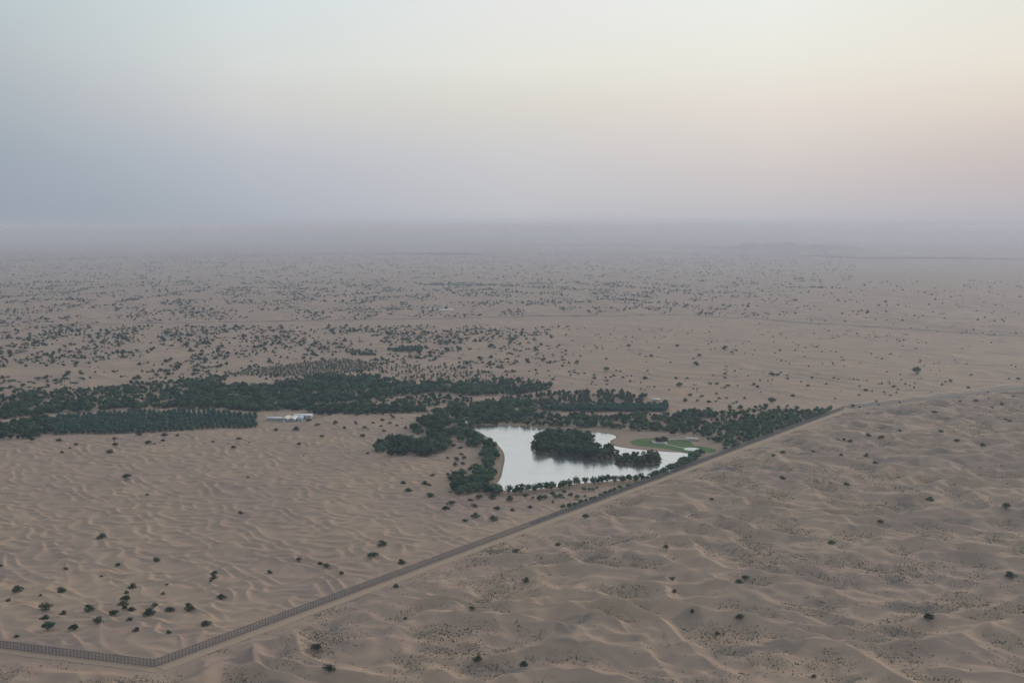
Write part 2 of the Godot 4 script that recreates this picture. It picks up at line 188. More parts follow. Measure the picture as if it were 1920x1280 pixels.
# ---------------------------------------------------------------- the lie of the land
func lookup(map: PackedFloat32Array, x: float, z: float, x0: float, z0: float, c: float, w: int, h: int, outside: float) -> float:
	var u := (x - x0) / c
	var v := (z - z0) / c
	if u < 0.0 or v < 0.0 or u >= w - 1 or v >= h - 1: return outside
	var i := int(u)
	var j := int(v)
	u -= i
	v -= j
	var k := j * w + i
	return lerpf(lerpf(map[k], map[k + 1], u), lerpf(map[k + w], map[k + w + 1], u), v)

func side(p: Vector2, a: Vector2, b: Vector2) -> float:
	var d := (b - a).normalized()
	return d.x * (p.y - a.y) - d.y * (p.x - a.x)

func outside_fence(x: float, z: float) -> float:   # metres beyond the fence line, negative within
	var p := Vector2(x, z)
	return maxf(minf(side(p, fa, fb), side(p, fb, fd)), side(p, fc, fa))

func far_road(x: float) -> float:
	for i in range(0, ROAD_FAR.size() - 2, 2):
		if x < ROAD_FAR[i + 2] or i == ROAD_FAR.size() - 4:
			return -lerpf(ROAD_FAR[i + 1], ROAD_FAR[i + 3], (x - ROAD_FAR[i]) / (ROAD_FAR[i + 2] - ROAD_FAR[i]))
	return 2800.0

func profile(t: float) -> float:   # a long windward rise to a crest and a shorter lee
	var f := t - floorf(t)
	if f < 0.6:
		f /= 0.6
		return f * f * (1.9 - 0.9 * f)
	f = (1.0 - f) / 0.4
	return f * f * (2.0 - f)

func dunes(x: float, z: float, lam: float, seed_at: float) -> float:
	var k := 1.0 / (lam * 2.7)
	var a := warp.get_noise_2d(x * k + seed_at, z * k)
	var b := warp.get_noise_2d(x * k, z * k + seed_at + 57.0)
	var c := warp.get_noise_2d(x * k * 0.4 + 31.0, z * k * 0.4 + seed_at)
	var t1 := (x * 0.804 - z * 0.594) / lam + a * 0.72
	var t2 := (x * 0.24 + z * 0.97) / (lam * 1.1) + b * 0.72
	var p := profile(t1) * (0.72 + 0.5 * b + 0.3 * c)
	var q := profile(t2) * (0.74 - 0.5 * a + 0.2 * c)
	return 0.7 * maxf(p, q) + 0.3 * (p + q)

func flatness(x: float, z: float) -> float:
	return lookup(flat_map, x, z, FX, FZ, FC, FW, FH, 0.0)

func ground(x: float, z: float) -> float:
	var d := -z
	var f := flatness(x, z)
	var h := 0.0
	if f < 0.995:
		var out := outside_fence(x, z)
		var beyond := smoothstep(20.0, 160.0, d - far_road(x))
		var wo := smoothstep(6.0, 46.0, out) * (1.0 - beyond)
		var wi := (1.0 - smoothstep(-22.0, 0.0, out)) * (1.0 - beyond)
		var north := smoothstep(1420.0, 1800.0, d)
		if wo > 0.0: h += wo * (6.2 * dunes(x, z, 46.0, 11.0) + 0.8 * dunes(x, z, 19.0, 71.0) + 1.6 * warp.get_noise_2d(x * 0.045, z * 0.045))
		if wi > 0.0:
			if north < 1.0: h += wi * (1.0 - north) * (1.75 * dunes(x, z, 15.0, 3.0) + 0.8 * dunes(x, z, 41.0, 9.0))
			if north > 0.0: h += wi * north * 2.4 * dunes(x, z, 62.0, 5.0)
		if beyond > 0.0:
			var fade := clampf(1.0 - (d - 6000.0) / 9000.0, 0.0, 1.0)
			h += beyond * (5.0 * fade * dunes(x, z, 85.0, 23.0) + 9.0 * broad.get_noise_2d(x * 0.25, z * 0.25))
		h += 1.1 * broad.get_noise_2d(x, z) * clampf(absf(out) / 60.0, 0.0, 1.0)
		h *= 1.0 - f
	var v := lookup(shore_map, x, z, LX, LZ, LC, LW, LH, -99.0)
	if v > -6.0: h -= 2.4 * smoothstep(-2.0, 9.0, v)
	return h

func fill(p: PackedVector2Array, amount: float) -> void:
	for j in FH:
		var z := FZ + j * FC
		var xs := []
		for i in p.size():
			var a := p[i]
			var b := p[(i + 1) % p.size()]
			if (a.y <= z) != (b.y <= z): xs.append(a.x + (z - a.y) / (b.y - a.y) * (b.x - a.x))
		xs.sort()
		for k in range(0, xs.size() - 1, 2):
			for i in range(clampi(ceili((xs[k] - FX) / FC), 0, FW), clampi(ceili((xs[k + 1] - FX) / FC), 0, FW)):
				flat_map[j * FW + i] = maxf(flat_map[j * FW + i], amount)

func blur(r: int) -> void:
	for pass_ in 2:
		var src := flat_map.duplicate()
		var step := 1 if pass_ == 0 else FW
		for j in range(r, FH - r):
			for i in range(r, FW - r):
				var s := 0.0
				var k := j * FW + i
				for q in range(-r, r + 1): s += src[k + q * step]
				flat_map[k] = s / (2 * r + 1)

func ring_distance(p: Vector2, ring: PackedVector2Array) -> float:   # positive within
	var best := 1e9
	for i in ring.size():
		best = minf(best, p.distance_squared_to(Geometry2D.get_closest_point_to_segment(p, ring[i], ring[(i + 1) % ring.size()])))
	return sqrt(best) * (1.0 if Geometry2D.is_point_in_polygon(p, ring) else -1.0)

func survey() -> void:
	warp.noise_type = FastNoiseLite.TYPE_SIMPLEX_SMOOTH
	warp.frequency = 1.0
	warp.fractal_type = FastNoiseLite.FRACTAL_NONE
	warp.seed = 5
	broad.noise_type = FastNoiseLite.TYPE_SIMPLEX_SMOOTH
	broad.frequency = 0.004
	broad.fractal_octaves = 3
	broad.seed = 9
	var f := pairs(FENCE)
	fc = f[0]
	fa = f[1]
	fb = f[2]
	fd = Vector2(ROAD_EAST[6], ROAD_EAST[7])
	flat_map.resize(FW * FH)
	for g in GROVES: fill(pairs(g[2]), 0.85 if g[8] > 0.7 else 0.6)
	for q in [[pairs(LAKE), 30.0], [pairs(LAWN), 22.0]]:
		for ring in Geometry2D.offset_polygon(q[0], q[1]): fill(ring, 1.15)
	for q in ["SHED", "VAULT", "BLUE", "LONG"]:
		var s: Array = SPOTS[q]
		fill(PackedVector2Array([Vector2(s[0] - 18, s[1] - 34), Vector2(s[0] + 18, s[1] - 34), Vector2(s[0] + 18, s[1] + 10), Vector2(s[0] - 18, s[1] + 10)]), 1.15)
	blur(2)
	for i in flat_map.size(): flat_map[i] = minf(flat_map[i], 1.0)
	shore_map.resize(LW * LH)
	var lake := smooth_ring(pairs(LAKE), true, 3)
	var ia := smooth_ring(pairs(ISLAND_A), true, 2)
	var ib := smooth_ring(pairs(ISLAND_B), true, 2)
	for j in LH:
		for i in LW:
			var p := Vector2(LX + i * LC, LZ + j * LC)
			shore_map[j * LW + i] = minf(ring_distance(p, lake), minf(-ring_distance(p, ia), -ring_distance(p, ib)))

func tuft_cover(x: float, z: float) -> float:   # how thickly dry grass grows, 0 to 1
	return smoothstep(-0.4, 0.75, warp.get_noise_2d(x * 0.017 + 400.0, z * 0.017) + 0.45 * warp.get_noise_2d(x * 0.06, z * 0.06 + 300.0))

func sand_color(x: float, z: float, s: float) -> Color:
	var n := warp.get_noise_2d(x * 0.007 + 900.0, z * 0.007)
	var m := warp.get_noise_2d(x * 0.09, z * 0.09 + 700.0)
	var k := 1.0 + 0.07 * n + 0.04 * m
	var c := Color(0.352 * k, 0.262 * k * (1.0 + 0.02 * m), 0.206 * k * (1.0 - 0.05 * n))
	if s > 4.0:
		var lit := tuft_cover(x, z) * smoothstep(12.0, 40.0, s)
		c = c.lerp(Color(0.22, 0.185, 0.135), 0.25 * lit)
		var g := smoothstep(0.48, 0.72, warp.get_noise_2d(x * 0.022 + 80.0, z * 0.03 + 40.0))
		c = c.lerp(Color(0.17, 0.15, 0.135), 0.5 * g)
	var wet := lookup(shore_map, x, z, LX, LZ, LC, LW, LH, -99.0)
	if wet > -4.0: c = c.lerp(Color(0.13, 0.105, 0.08), smoothstep(-3.0 + m, 0.5, wet) * 0.8)
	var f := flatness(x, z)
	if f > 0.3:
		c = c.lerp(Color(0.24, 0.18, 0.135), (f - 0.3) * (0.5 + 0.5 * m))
	return c

func build_ground() -> void:
	const NR := 900
	const NC := 900
	var pos := PackedVector3Array()
	var nor := PackedVector3Array()
	var tint := PackedColorArray()
	var idx := PackedInt32Array()
	pos.resize(NR * NC)
	nor.resize(NR * NC)
	tint.resize(NR * NC)
	for j in NR:
		var d := 1.0 / lerpf(1.0 / NEAR, 1.0 / REACH, float(j) / (NR - 1))
		var half := 0.56 * d + 40.0
		for i in NC:
			var x := (2.0 * i / (NC - 1) - 1.0) * half
			pos[j * NC + i] = Vector3(x, ground(x, -d), -d)
			tint[j * NC + i] = sand_color(x, -d, outside_fence(x, -d))
	for j in NR:
		for i in NC:
			var k := j * NC + i
			var a := pos[k + 1 if i < NC - 1 else k] - pos[k - 1 if i > 0 else k]
			var b := pos[k + NC if j < NR - 1 else k] - pos[k - NC if j > 0 else k]
			nor[k] = a.cross(b).normalized()
	idx.resize((NR - 1) * (NC - 1) * 6)
	var q := 0
	for j in NR - 1:
		for i in NC - 1:
			var k := j * NC + i
			idx[q] = k
			idx[q + 1] = k + NC
			idx[q + 2] = k + 1
			idx[q + 3] = k + 1
			idx[q + 4] = k + NC
			idx[q + 5] = k + NC + 1
			q += 6
	var arr := []
	arr.resize(Mesh.ARRAY_MAX)
	arr[Mesh.ARRAY_VERTEX] = pos
	arr[Mesh.ARRAY_NORMAL] = nor
	arr[Mesh.ARRAY_COLOR] = tint
	arr[Mesh.ARRAY_INDEX] = idx
	var mesh := ArrayMesh.new()
	mesh.add_surface_from_arrays(Mesh.PRIMITIVE_TRIANGLES, arr)
	var m := mat(Color.WHITE, 0.95)
	m.vertex_color_use_as_albedo = true
	m.metallic_specular = 0.15
	var o := part("ground", mesh, m, self)
	tag(o, "rippled tan desert sand reaching to the horizon", "sand", "", "structure")
	var plane := PlaneMesh.new()
	plane.size = Vector2(150000, 150000)
	var u := part("outer_ground", plane, mat(col(0.32, 0.242, 0.18), 0.95), self)
	u.position.y = -12.0
	tag(u, "flat desert sand beyond the dunes in view", "sand", "", "structure")

func sheet(called: String, ring: PackedVector2Array, y: float, m: Material) -> MeshInstance3D:
	var st := SurfaceTool.new()
	st.begin(Mesh.PRIMITIVE_TRIANGLES)
	var t := Geometry2D.triangulate_polygon(ring)
	for i in range(0, t.size(), 3):
		var a := Vector3(ring[t[i]].x, y, ring[t[i]].y)
		var b := Vector3(ring[t[i + 1]].x, y, ring[t[i + 1]].y)
		var c := Vector3(ring[t[i + 2]].x, y, ring[t[i + 2]].y)
		if (b - a).cross(c - a).y > 0.0:
			var s := b
			b = c
			c = s
		for p in [a, b, c]:
			st.set_normal(Vector3.UP)
			st.set_uv(Vector2(p.x, p.z))
			st.add_vertex(p)
	return part(called, st.commit(), m, self)

func strip(called: String, line: PackedVector2Array, width: float, lift: float, step: float, m: Material, offset := 0.0) -> MeshInstance3D:
	var st := SurfaceTool.new()
	st.begin(Mesh.PRIMITIVE_TRIANGLES)
	var pts := PackedVector2Array()
	for i in line.size() - 1:
		var n := maxi(1, int(line[i].distance_to(line[i + 1]) / step))
		for k in n: pts.append(line[i].lerp(line[i + 1], float(k) / n))
	pts.append(line[line.size() - 1])
	var rows := []
	for i in pts.size():
		var d := (pts[mini(i + 1, pts.size() - 1)] - pts[maxi(i - 1, 0)]).normalized()
		var nrm := Vector2(-d.y, d.x)
		var r := []
		var wob := 0.08 * width * warp.get_noise_2d(i * 0.31, width)
		for k in 4:
			var p := pts[i] + nrm * (offset + (k / 3.0 - 0.5) * width + wob)
			r.append(Vector3(p.x, ground(p.x, p.y) + lift, p.y))
		rows.append(r)
	st.set_smooth_group(0)
	for i in rows.size() - 1:
		for k in 3:
			for p in [rows[i][k], rows[i + 1][k], rows[i][k + 1], rows[i][k + 1], rows[i + 1][k], rows[i + 1][k + 1]]: st.add_vertex(p)
	st.generate_normals()
	return part(called, st.commit(), m, self)


# ---------------------------------------------------------------- plants
func leaf(st: SurfaceTool, c: Vector3, n: Vector3, s: float) -> void:
	var a := n.cross(Vector3(rng.randf() - 0.5, rng.randf() - 0.5, rng.randf() - 0.5)).normalized()
	var b := n.cross(a).normalized()
	a *= s
	b *= s * rng.randf_range(0.55, 0.95)
	var p := [c - a, c - b * 1.1, c + a, c + b]
	for k in [0, 2, 1, 0, 3, 2]:
		st.set_normal(n)
		st.add_vertex(p[k])

func crown_mesh(seed_no: int, lumps: int, leaves: int, size: float, low: float, wide: float, m: Material, spread := 0.62) -> ArrayMesh:
	# one unit tall and about one wide before WIDE; leaf-sized faces spread over several lumps
	rng.seed = seed_no
	var st := SurfaceTool.new()
	st.begin(Mesh.PRIMITIVE_TRIANGLES)
	var centre := []
	for i in lumps:
		var an := TAU * (i + rng.randf() * 0.7) / lumps
		var r := wide * 0.5 * spread * sqrt(rng.randf_range(0.15, 1.0)) if i > 0 else 0.0
		var rad := rng.randf_range(0.2, 0.3)
		var top := (1.0 - rad * 0.9) if i == 0 else lerpf(low + rad, 1.0 - rad, rng.randf())
		centre.append([Vector3(cos(an) * r, top, sin(an) * r), rad])
	for k in leaves:
		var q: Array = centre[k % lumps]
		var dir := Vector3(rng.randfn(), rng.randfn() * 0.9 + 0.15, rng.randfn()).normalized()
		var off := dir * (float(q[1]) * rng.randf_range(0.78, 1.06))
		off.x *= wide
		off.z *= wide
		var p: Vector3 = q[0] + off
		p.y = clampf(p.y, low * 0.8, 1.05)
		leaf(st, p, (dir + Vector3(rng.randfn(), rng.randfn(), rng.randfn()) * 0.2).normalized(), size * rng.randf_range(0.7, 1.25))
	st.set_material(m)
	return st.commit()

func stem_mesh(seed_no: int, top: float, r: float, limbs: int, m: Material) -> ArrayMesh:
	rng.seed = seed_no
	var st := SurfaceTool.new()
	st.begin(Mesh.PRIMITIVE_TRIANGLES)
	var bars := [[Vector3(0, -0.06, 0), Vector3(rng.randf_range(-0.04, 0.04), top, rng.randf_range(-0.04, 0.04)), r, r * 0.6]]
	for i in limbs:
		var an := TAU * (i + rng.randf()) / limbs
		bars.append([bars[0][0].lerp(bars[0][1], 0.7), Vector3(cos(an) * 0.24, top + rng.randf_range(0.15, 0.3), sin(an) * 0.24), r * 0.5, r * 0.2])
	for q in bars:
		var ax: Vector3 = (q[1] - q[0]).normalized()
		var u := ax.cross(Vector3(0.3, 0.1, 1)).normalized()
		var v := ax.cross(u)
		for i in 5:
			var d0 := u * cos(TAU * i / 5) + v * sin(TAU * i / 5)
			var d1 := u * cos(TAU * (i + 1) / 5) + v * sin(TAU * (i + 1) / 5)
			for p in [[q[0], d0, q[2]], [q[1], d0, q[3]], [q[0], d1, q[2]], [q[0], d1, q[2]], [q[1], d0, q[3]], [q[1], d1, q[3]]]:
				st.set_normal(p[1])
				st.add_vertex(p[0] + p[1] * p[2])
	st.set_material(m)
	return st.commit()

func joined(a: ArrayMesh, b: ArrayMesh) -> ArrayMesh:
	var m := ArrayMesh.new()
	for s in [a, b]:
		m.add_surface_from_arrays(Mesh.PRIMITIVE_TRIANGLES, s.surface_get_arrays(0))
		m.surface_set_material(m.get_surface_count() - 1, s.surface_get_material(0))
	return m

func leafy(r: float, g: float, b: float) -> StandardMaterial3D:
	var m := mat(col(r, g, b), 0.75)
	m.metallic_specular = 0.25
	m.backlight_enabled = true
	m.backlight = col(r * 0.7, g * 0.8, b * 0.5)
	m.cull_mode = BaseMaterial3D.CULL_DISABLED
	return m

func make_kinds() -> void:
	var bark := mat(col(0.11, 0.085, 0.06), 0.95)
	var tones := {
		"green": [[0.052, 0.092, 0.046], [0.072, 0.120, 0.052], [0.038, 0.070, 0.040], [0.066, 0.098, 0.056]],
		"dark": [[0.045, 0.080, 0.042], [0.062, 0.102, 0.048], [0.034, 0.062, 0.036], [0.052, 0.086, 0.046]],
		"blue": [[0.060, 0.118, 0.088], [0.052, 0.102, 0.078], [0.068, 0.130, 0.092], [0.060, 0.108, 0.076]],
		"grey": [[0.082, 0.104, 0.070], [0.066, 0.090, 0.060], [0.096, 0.112, 0.076], [0.074, 0.086, 0.060]],
		"light": [[0.082, 0.135, 0.062], [0.066, 0.112, 0.056], [0.096, 0.145, 0.070], [0.066, 0.104, 0.056]],
		"shrub": [[0.042, 0.060, 0.032], [0.034, 0.050, 0.028], [0.048, 0.062, 0.034], [0.038, 0.056, 0.030]],
		"umbrella": [[0.056, 0.084, 0.050], [0.048, 0.076, 0.046], [0.060, 0.084, 0.050], [0.048, 0.072, 0.044]],
	}
	for k in tones:
		var list := []
		for i in 4:
			var t: Array = tones[k][i]
			var tone: float = [0.75, 1.1, 0.85, 1.25][i]
			var m := leafy(t[0] * tone * 0.75, t[1] * tone * 0.82, t[2] * tone * 1.0)
			var crown: ArrayMesh
			var stem: ArrayMesh
			match k:
				"shrub":
					crown = crown_mesh(900 + i, 5 + i, 280, 0.1, 0.02, 1.45, m, 0.68)
					stem = stem_mesh(920 + i, 0.3, 0.03, 4, bark)
				"umbrella":
					crown = crown_mesh(940 + i, 8, 240, 0.09, 0.45, 1.7, m, 0.85)
					stem = stem_mesh(960 + i, 0.5, 0.04, 4, bark)
				"blue", "grey":
					crown = crown_mesh(hash(k) % 1000 + i, 5, 170, 0.1, 0.1, 0.85, m)
					stem = stem_mesh(hash(k) % 1000 + 20 + i, 0.3, 0.03, 3, bark)
				_:
					crown = crown_mesh(hash(k) % 1000 + i, 6 + i % 2, 230, 0.095, 0.16, 1.0, m)
					stem = stem_mesh(hash(k) % 1000 + 20 + i, 0.38, 0.035, 4, bark)
			list.append({"crown": crown, "stem": stem, "both": joined(crown, stem)})
		kinds[k] = list
	rng.seed = 77

func plant(called: String, kind: String, x: float, z: float, wide: float, tall: float, label: String, category: String, group: String, stem_name := "trunk", sink := 0.0) -> Node3D:
	var v: Dictionary = kinds[kind][rng.randi() % 4]
	var o := base(called, Vector3(x, ground(x, z) - sink, z), rng.randf() * TAU)
	o.scale = Vector3(wide, tall, wide * rng.randf_range(0.85, 1.15))
	part("crown", v.crown, null, o)
	part(stem_name, v.stem, null, o)
	tag(o, label, category, group)
	return o

func mass(called: String, label: String, category: String, kind: String, places: Array, group := "") -> void:
	# PLACES: [x, z, width, height]; one object of uncounted plants, four shapes of plant among them
	var o := base(called, Vector3.ZERO)
	tag(o, label, category, group, "stuff")
	for v in 4:
		var mine := []
		for i in range(v, places.size(), 4): mine.append(places[i])
		if mine.is_empty(): continue
		var mm := MultiMesh.new()
		mm.transform_format = MultiMesh.TRANSFORM_3D
		mm.mesh = kinds[kind][v].both
		mm.instance_count = mine.size()
		for i in mine.size():
			var q: Array = mine[i]
			var b := Basis(Vector3.UP, rng.randf() * TAU).scaled(Vector3(q[2], q[3], q[2]))
			mm.set_instance_transform(i, Transform3D(b, Vector3(q[0], ground(q[0], q[1]) - 0.1, q[1])))
		var n := MultiMeshInstance3D.new()
		n.name = "plants" if v == 0 else "plants_%03d" % v
		n.multimesh = mm
		o.add_child(n)

func scatter(ring: PackedVector2Array, gap: float, row: int, share: float) -> Array:
	var out := []
	var lo := ring[0]
	var hi := ring[0]
	for p in ring:
		lo = lo.min(p)
		hi = hi.max(p)
	var turn := [0.35, -0.30, 0.55, -0.61][row] as float
	var across := gap * ([1.0, 1.5, 1.35, 1.25][row] as float)
	var wobble := gap * ([0.42, 0.12, 0.15, 0.3][row] as float)
	var mid := (lo + hi) * 0.5
	var span := lo.distance_to(hi) * 0.5 + gap
	var n := int(span / minf(gap, across)) + 1
	for j in range(-n, n + 1):
		for i in range(-n, n + 1):
			if rng.randf() > share: continue
			var p := Vector2((i + (0.5 if row == 0 and j % 2 else 0.0)) * across, j * gap).rotated(turn) + mid
			p += Vector2(rng.randfn(), rng.randfn()) * wobble
			if not Geometry2D.is_point_in_polygon(p, ring): continue
			if row == 0 and share < 0.9 and warp.get_noise_2d(p.x * 0.03, p.y * 0.03) < share - 1.05: continue
			out.append(p)
	return out

func free_ground(p: Vector2) -> bool:
	if lookup(shore_map, p.x, p.y, LX, LZ, LC, LW, LH, -99.0) > 0.5: return false
	if outside_fence(p.x, p.y) > -4.0: return false
	for k in ["SHED", "VAULT", "BLUE", "LONG", "PAVILION", "PERGOLA", "CABIN"]:
		var s: Array = SPOTS[k]
		if absf(p.x - s[0]) < 15.0 and p.y > s[1] - 26.0 and p.y < s[1] + 9.0: return false
	if p.distance_to(Vector2(SPOTS.HUT[0], SPOTS.HUT[1])) < 5.0: return false
	return true

func build_groves() -> void:
	var lawn := pairs(LAWN)
	for g in GROVES:
		var places := []
		for p in scatter(pairs(g[2]), g[3], g[4], g[8]):
			if not free_ground(p) or Geometry2D.is_point_in_polygon(p, lawn): continue
			var h := rng.randf_range(g[6], g[7]) * rng.randf_range(0.7, 1.3)
			places.append([p.x, p.y, h * rng.randf_range(0.95, 1.3), h])
		if g[9] == 0:
			mass(g[0], g[1], "trees", g[5], places, "groves of the oasis")
		else:
			for q in places:
				plant(g[0], g[5], q[0], q[1], q[2] * 1.1, q[3], g[1], "tree", String(g[0]).replace("_", " ") + "s massed together")

func build_single_plants() -> void:
	var n := 0
	for i in range(0, SHORE.size(), 2):
		n += 1
		plant("lakeside_tree", "green", SHORE[i], SHORE[i + 1], rng.randf_range(7.2, 9.2), rng.randf_range(7.4, 9.0), "round green tree, %s from the left in the row on the lake's near shore" % ordinal(n), "tree", "trees lining the near shore")
	n = 0
	for i in range(0, FROW.size(), 2):
		n += 1
		plant("roadside_tree", "light", FROW[i], FROW[i + 1], rng.randf_range(4.6, 6.2), rng.randf_range(4.0, 5.2), "small light green tree, %s from the left along the fence below the lake" % ordinal(n), "tree", "small trees along the fence")
	n = 0
	for i in range(0, BUSHES.size(), 3):
		n += 1
		plant("bush", "light" if i % 2 else "green", BUSHES[i], BUSHES[i + 1], BUSHES[i + 2] * 0.85, BUSHES[i + 2] * 0.62, "bush number %s in the bushy strip between the near shore trees and the fence" % ordinal(n), "bush", "bushes between lake and fence", "stem")
	n = 0
	for i in range(0, UMBRELLAS.size(), 3):
		n += 1
		plant("umbrella_tree", "umbrella", UMBRELLAS[i], UMBRELLAS[i + 1], UMBRELLAS[i + 2] * 0.62, clampf(UMBRELLAS[i + 2] * 0.6, 4.0, 8.0), "flat topped umbrella tree, %s from the left on the sand behind the belt" % ordinal(n), "tree", "umbrella trees on the left sand")
	for q in [[ISLAND_A, "low dark bush on the waterline of the large island"], [ISLAND_B, "low dark bush on the waterline of the small island"]]:
		var ring := smooth_ring(pairs(q[0]), true, 3)
		var gone := 0.0
		for i in ring.size():
			gone += ring[i].distance_to(ring[i - 1])
			if gone < 3.4: continue
			gone = 0.0
			var p: Vector2 = ring[i]
			plant("bank_bush", "dark", p.x + rng.randf_range(-1, 1), p.y + rng.randf_range(-1, 1), rng.randf_range(4.0, 6.0), rng.randf_range(2.4, 4.6), q[1], "bush", "bushes on the island banks", "stem")
	for zone in SHRUBS:
		var a: Array = SHRUBS[zone]
		n = 0
		for i in range(0, a.size(), 3):
			n += 1
			var w: float = a[i + 2]
			var big := w > 9.5
			var size := "large" if w > 7.5 else ("small" if w < 4.6 else "medium")
			var squat := rng.randf_range(0.42, 0.62)
			plant("desert_tree" if big else "desert_shrub", "dark" if big else "shrub", a[i], a[i + 1], w * (0.82 if big else 0.68), maxf(1.0, w * squat), "%s dark green %s, %s from the left %s" % [size, "tree" if big else "shrub", ordinal(n), zone], "tree" if big else "shrub", "lone plants " + zone, "stem", 0.15)

func build_scrub() -> void:
	var bands := [
		["near_scrub", "dark scrub bushes thickly dotting the sand behind the left groves", 1690.0, 2830.0, 3600, -0.52, 0.10],
		["plain_scrub", "small dark bushes covering the plain beyond the far road", 2840.0, 5000.0, 7500, -0.52, 0.30],
		["distant_scrub", "specks of scrub on the hazy plain toward the horizon", 5000.0, 10500.0, 9000, -0.5, 0.3],
		["right_scrub", "sparse bushes on the dune plain beyond the far road at the right", 2860.0, 5200.0, 520, 0.2, 0.52],
		["pale_sand_scrub", "tiny dry bushes sprinkled over the pale sand behind the lake", 1600.0, 2780.0, 420, 0.02, 0.5],
	]
	for b in bands:
		var places := []
		var tries := 0
		while places.size() < b[4] and tries < 90000:
			tries += 1
			var d := sqrt(lerpf(b[2] * b[2], b[3] * b[3], rng.randf()))
			var k := rng.randf_range(b[5], b[6])
			var x := k * d
			if flatness(x, -d) > 0.35 or absf(d - far_road(x)) < 14.0: continue
			if b[0] == "near_scrub":
				if d > far_road(x): continue
				if rng.randf() < smoothstep(-0.03, 0.07, k): continue
				if rng.randf() < (1.0 - smoothstep(1750.0, 2050.0, d)) * 0.6: continue
			elif b[0] == "plain_scrub" and (d < far_road(x) or rng.randf() < smoothstep(0.12, 0.28, k)): continue
			elif b[0] == "pale_sand_scrub" and outside_fence(x, -d) > -10.0: continue
			var t := warp.get_noise_2d(x * 0.006 + 50.0, -d * 0.003)
			if rng.randf() > smoothstep(-0.7 if b[0] == "near_scrub" else -0.3, 0.4, t + 0.45 * warp.get_noise_2d(x * 0.03, -d * 0.02)): continue
			var w := rng.randf_range(2.2, 4.6)
			if rng.randf() < 0.22: w *= 1.6
			if b[0] == "pale_sand_scrub": w = rng.randf_range(1.4, 3.2)
			if b[0] == "distant_scrub": w *= 1.25
			places.append([x, -d, w * 1.0, w * rng.randf_range(0.8, 1.3)])
			if rng.randf() < 0.35: places.append([x + rng.randf_range(-6, 6), -d + rng.randf_range(-9, 9), w * 0.8, w * 0.6])
		mass(b[0], b[1], "scrub", "shrub", places)
	for s in FAR_WOODS:
		var line := pairs(s[1])
		var total := 0.0
		for i in line.size() - 1: total += line[i].distance_to(line[i + 1])
		var places := []
		for i in int(s[3]):
			var t := rng.randf() * total
			var p := line[0]
			for k in line.size() - 1:
				var l := line[k].distance_to(line[k + 1])
				if t <= l:
					p = line[k].lerp(line[k + 1], t / l)
					break
				t -= l
			p += Vector2(rng.randfn() * 0.2, rng.randfn() * 0.4) * float(s[2])
			var h := rng.randf_range(s[4], s[5])
			places.append([p.x, p.y, h * rng.randf_range(1.2, 2.6), h])
		mass("far_wood", s[0], "trees", "green", places)

func build_tufts() -> void:
	rng.seed = 4242
	for tone in 3:
		var st := SurfaceTool.new()
		st.begin(Mesh.PRIMITIVE_TRIANGLES)
		for k in 12:
			var an := TAU * k / 12.0 + rng.randf()
			var out := Vector3(cos(an), 0, sin(an))
			var across := Vector3(-out.z, 0, out.x) * 0.13
			var tip := out * rng.randf_range(0.25, 0.55) + Vector3(0, rng.randf_range(0.35, 0.6), 0)
			for p in [out * 0.06 - across, out * 0.06 + across, tip]:
				st.add_vertex(p)
		st.generate_normals()
		var t: Array = [[0.040, 0.037, 0.025], [0.034, 0.038, 0.022], [0.060, 0.050, 0.033]][tone]
		st.set_material(leafy(t[0], t[1], t[2]))
		var mesh := st.commit()
		var places := []
		var tries := 0
		while places.size() < [26000, 24000, 22000][tone] and tries < 900000:
			tries += 1
			var d := sqrt(lerpf(560.0 * 560.0, 1900.0 * 1900.0, rng.randf()))
			var x := rng.randf_range(-0.52, 0.52) * d
			var s := outside_fence(x, -d)
			if s < 9.0: continue
			var cover := tuft_cover(x, -d)
			if rng.randf() > cover + 0.05: continue
			if dunes(x, -d, 46.0, 11.0) > rng.randf_range(0.25, 0.75): continue
			places.append(Vector2(x, -d))
			for e in rng.randi() % 3:
				places.append(Vector2(x, -d) + Vector2(rng.randfn(), rng.randfn()) * 1.6)
		var mm := MultiMesh.new()
		mm.transform_format = MultiMesh.TRANSFORM_3D
		mm.mesh = mesh
		mm.instance_count = places.size()
		for i in places.size():
			var p: Vector2 = places[i]
			var w := rng.randf_range(0.4, 0.95) * (1.7 if rng.randf() < 0.08 else 1.0)
			mm.set_instance_transform(i, Transform3D(Basis(Vector3.UP, rng.randf() * TAU).scaled(Vector3(w, w, w)), Vector3(p.x, ground(p.x, p.y) - 0.06, p.y)))
		var n := MultiMeshInstance3D.new()
		n.name = ["olive_grass_tufts", "green_grass_tufts", "straw_grass_tufts"][tone]
		n.multimesh = mm
		add_child(n)
		tag(n, ["olive brown grass tufts peppering the dunes outside the fence", "dull green grass tufts on the dunes outside the fence", "straw coloured dry grass tufts on the dunes outside the fence"][tone], "grass", "", "stuff")


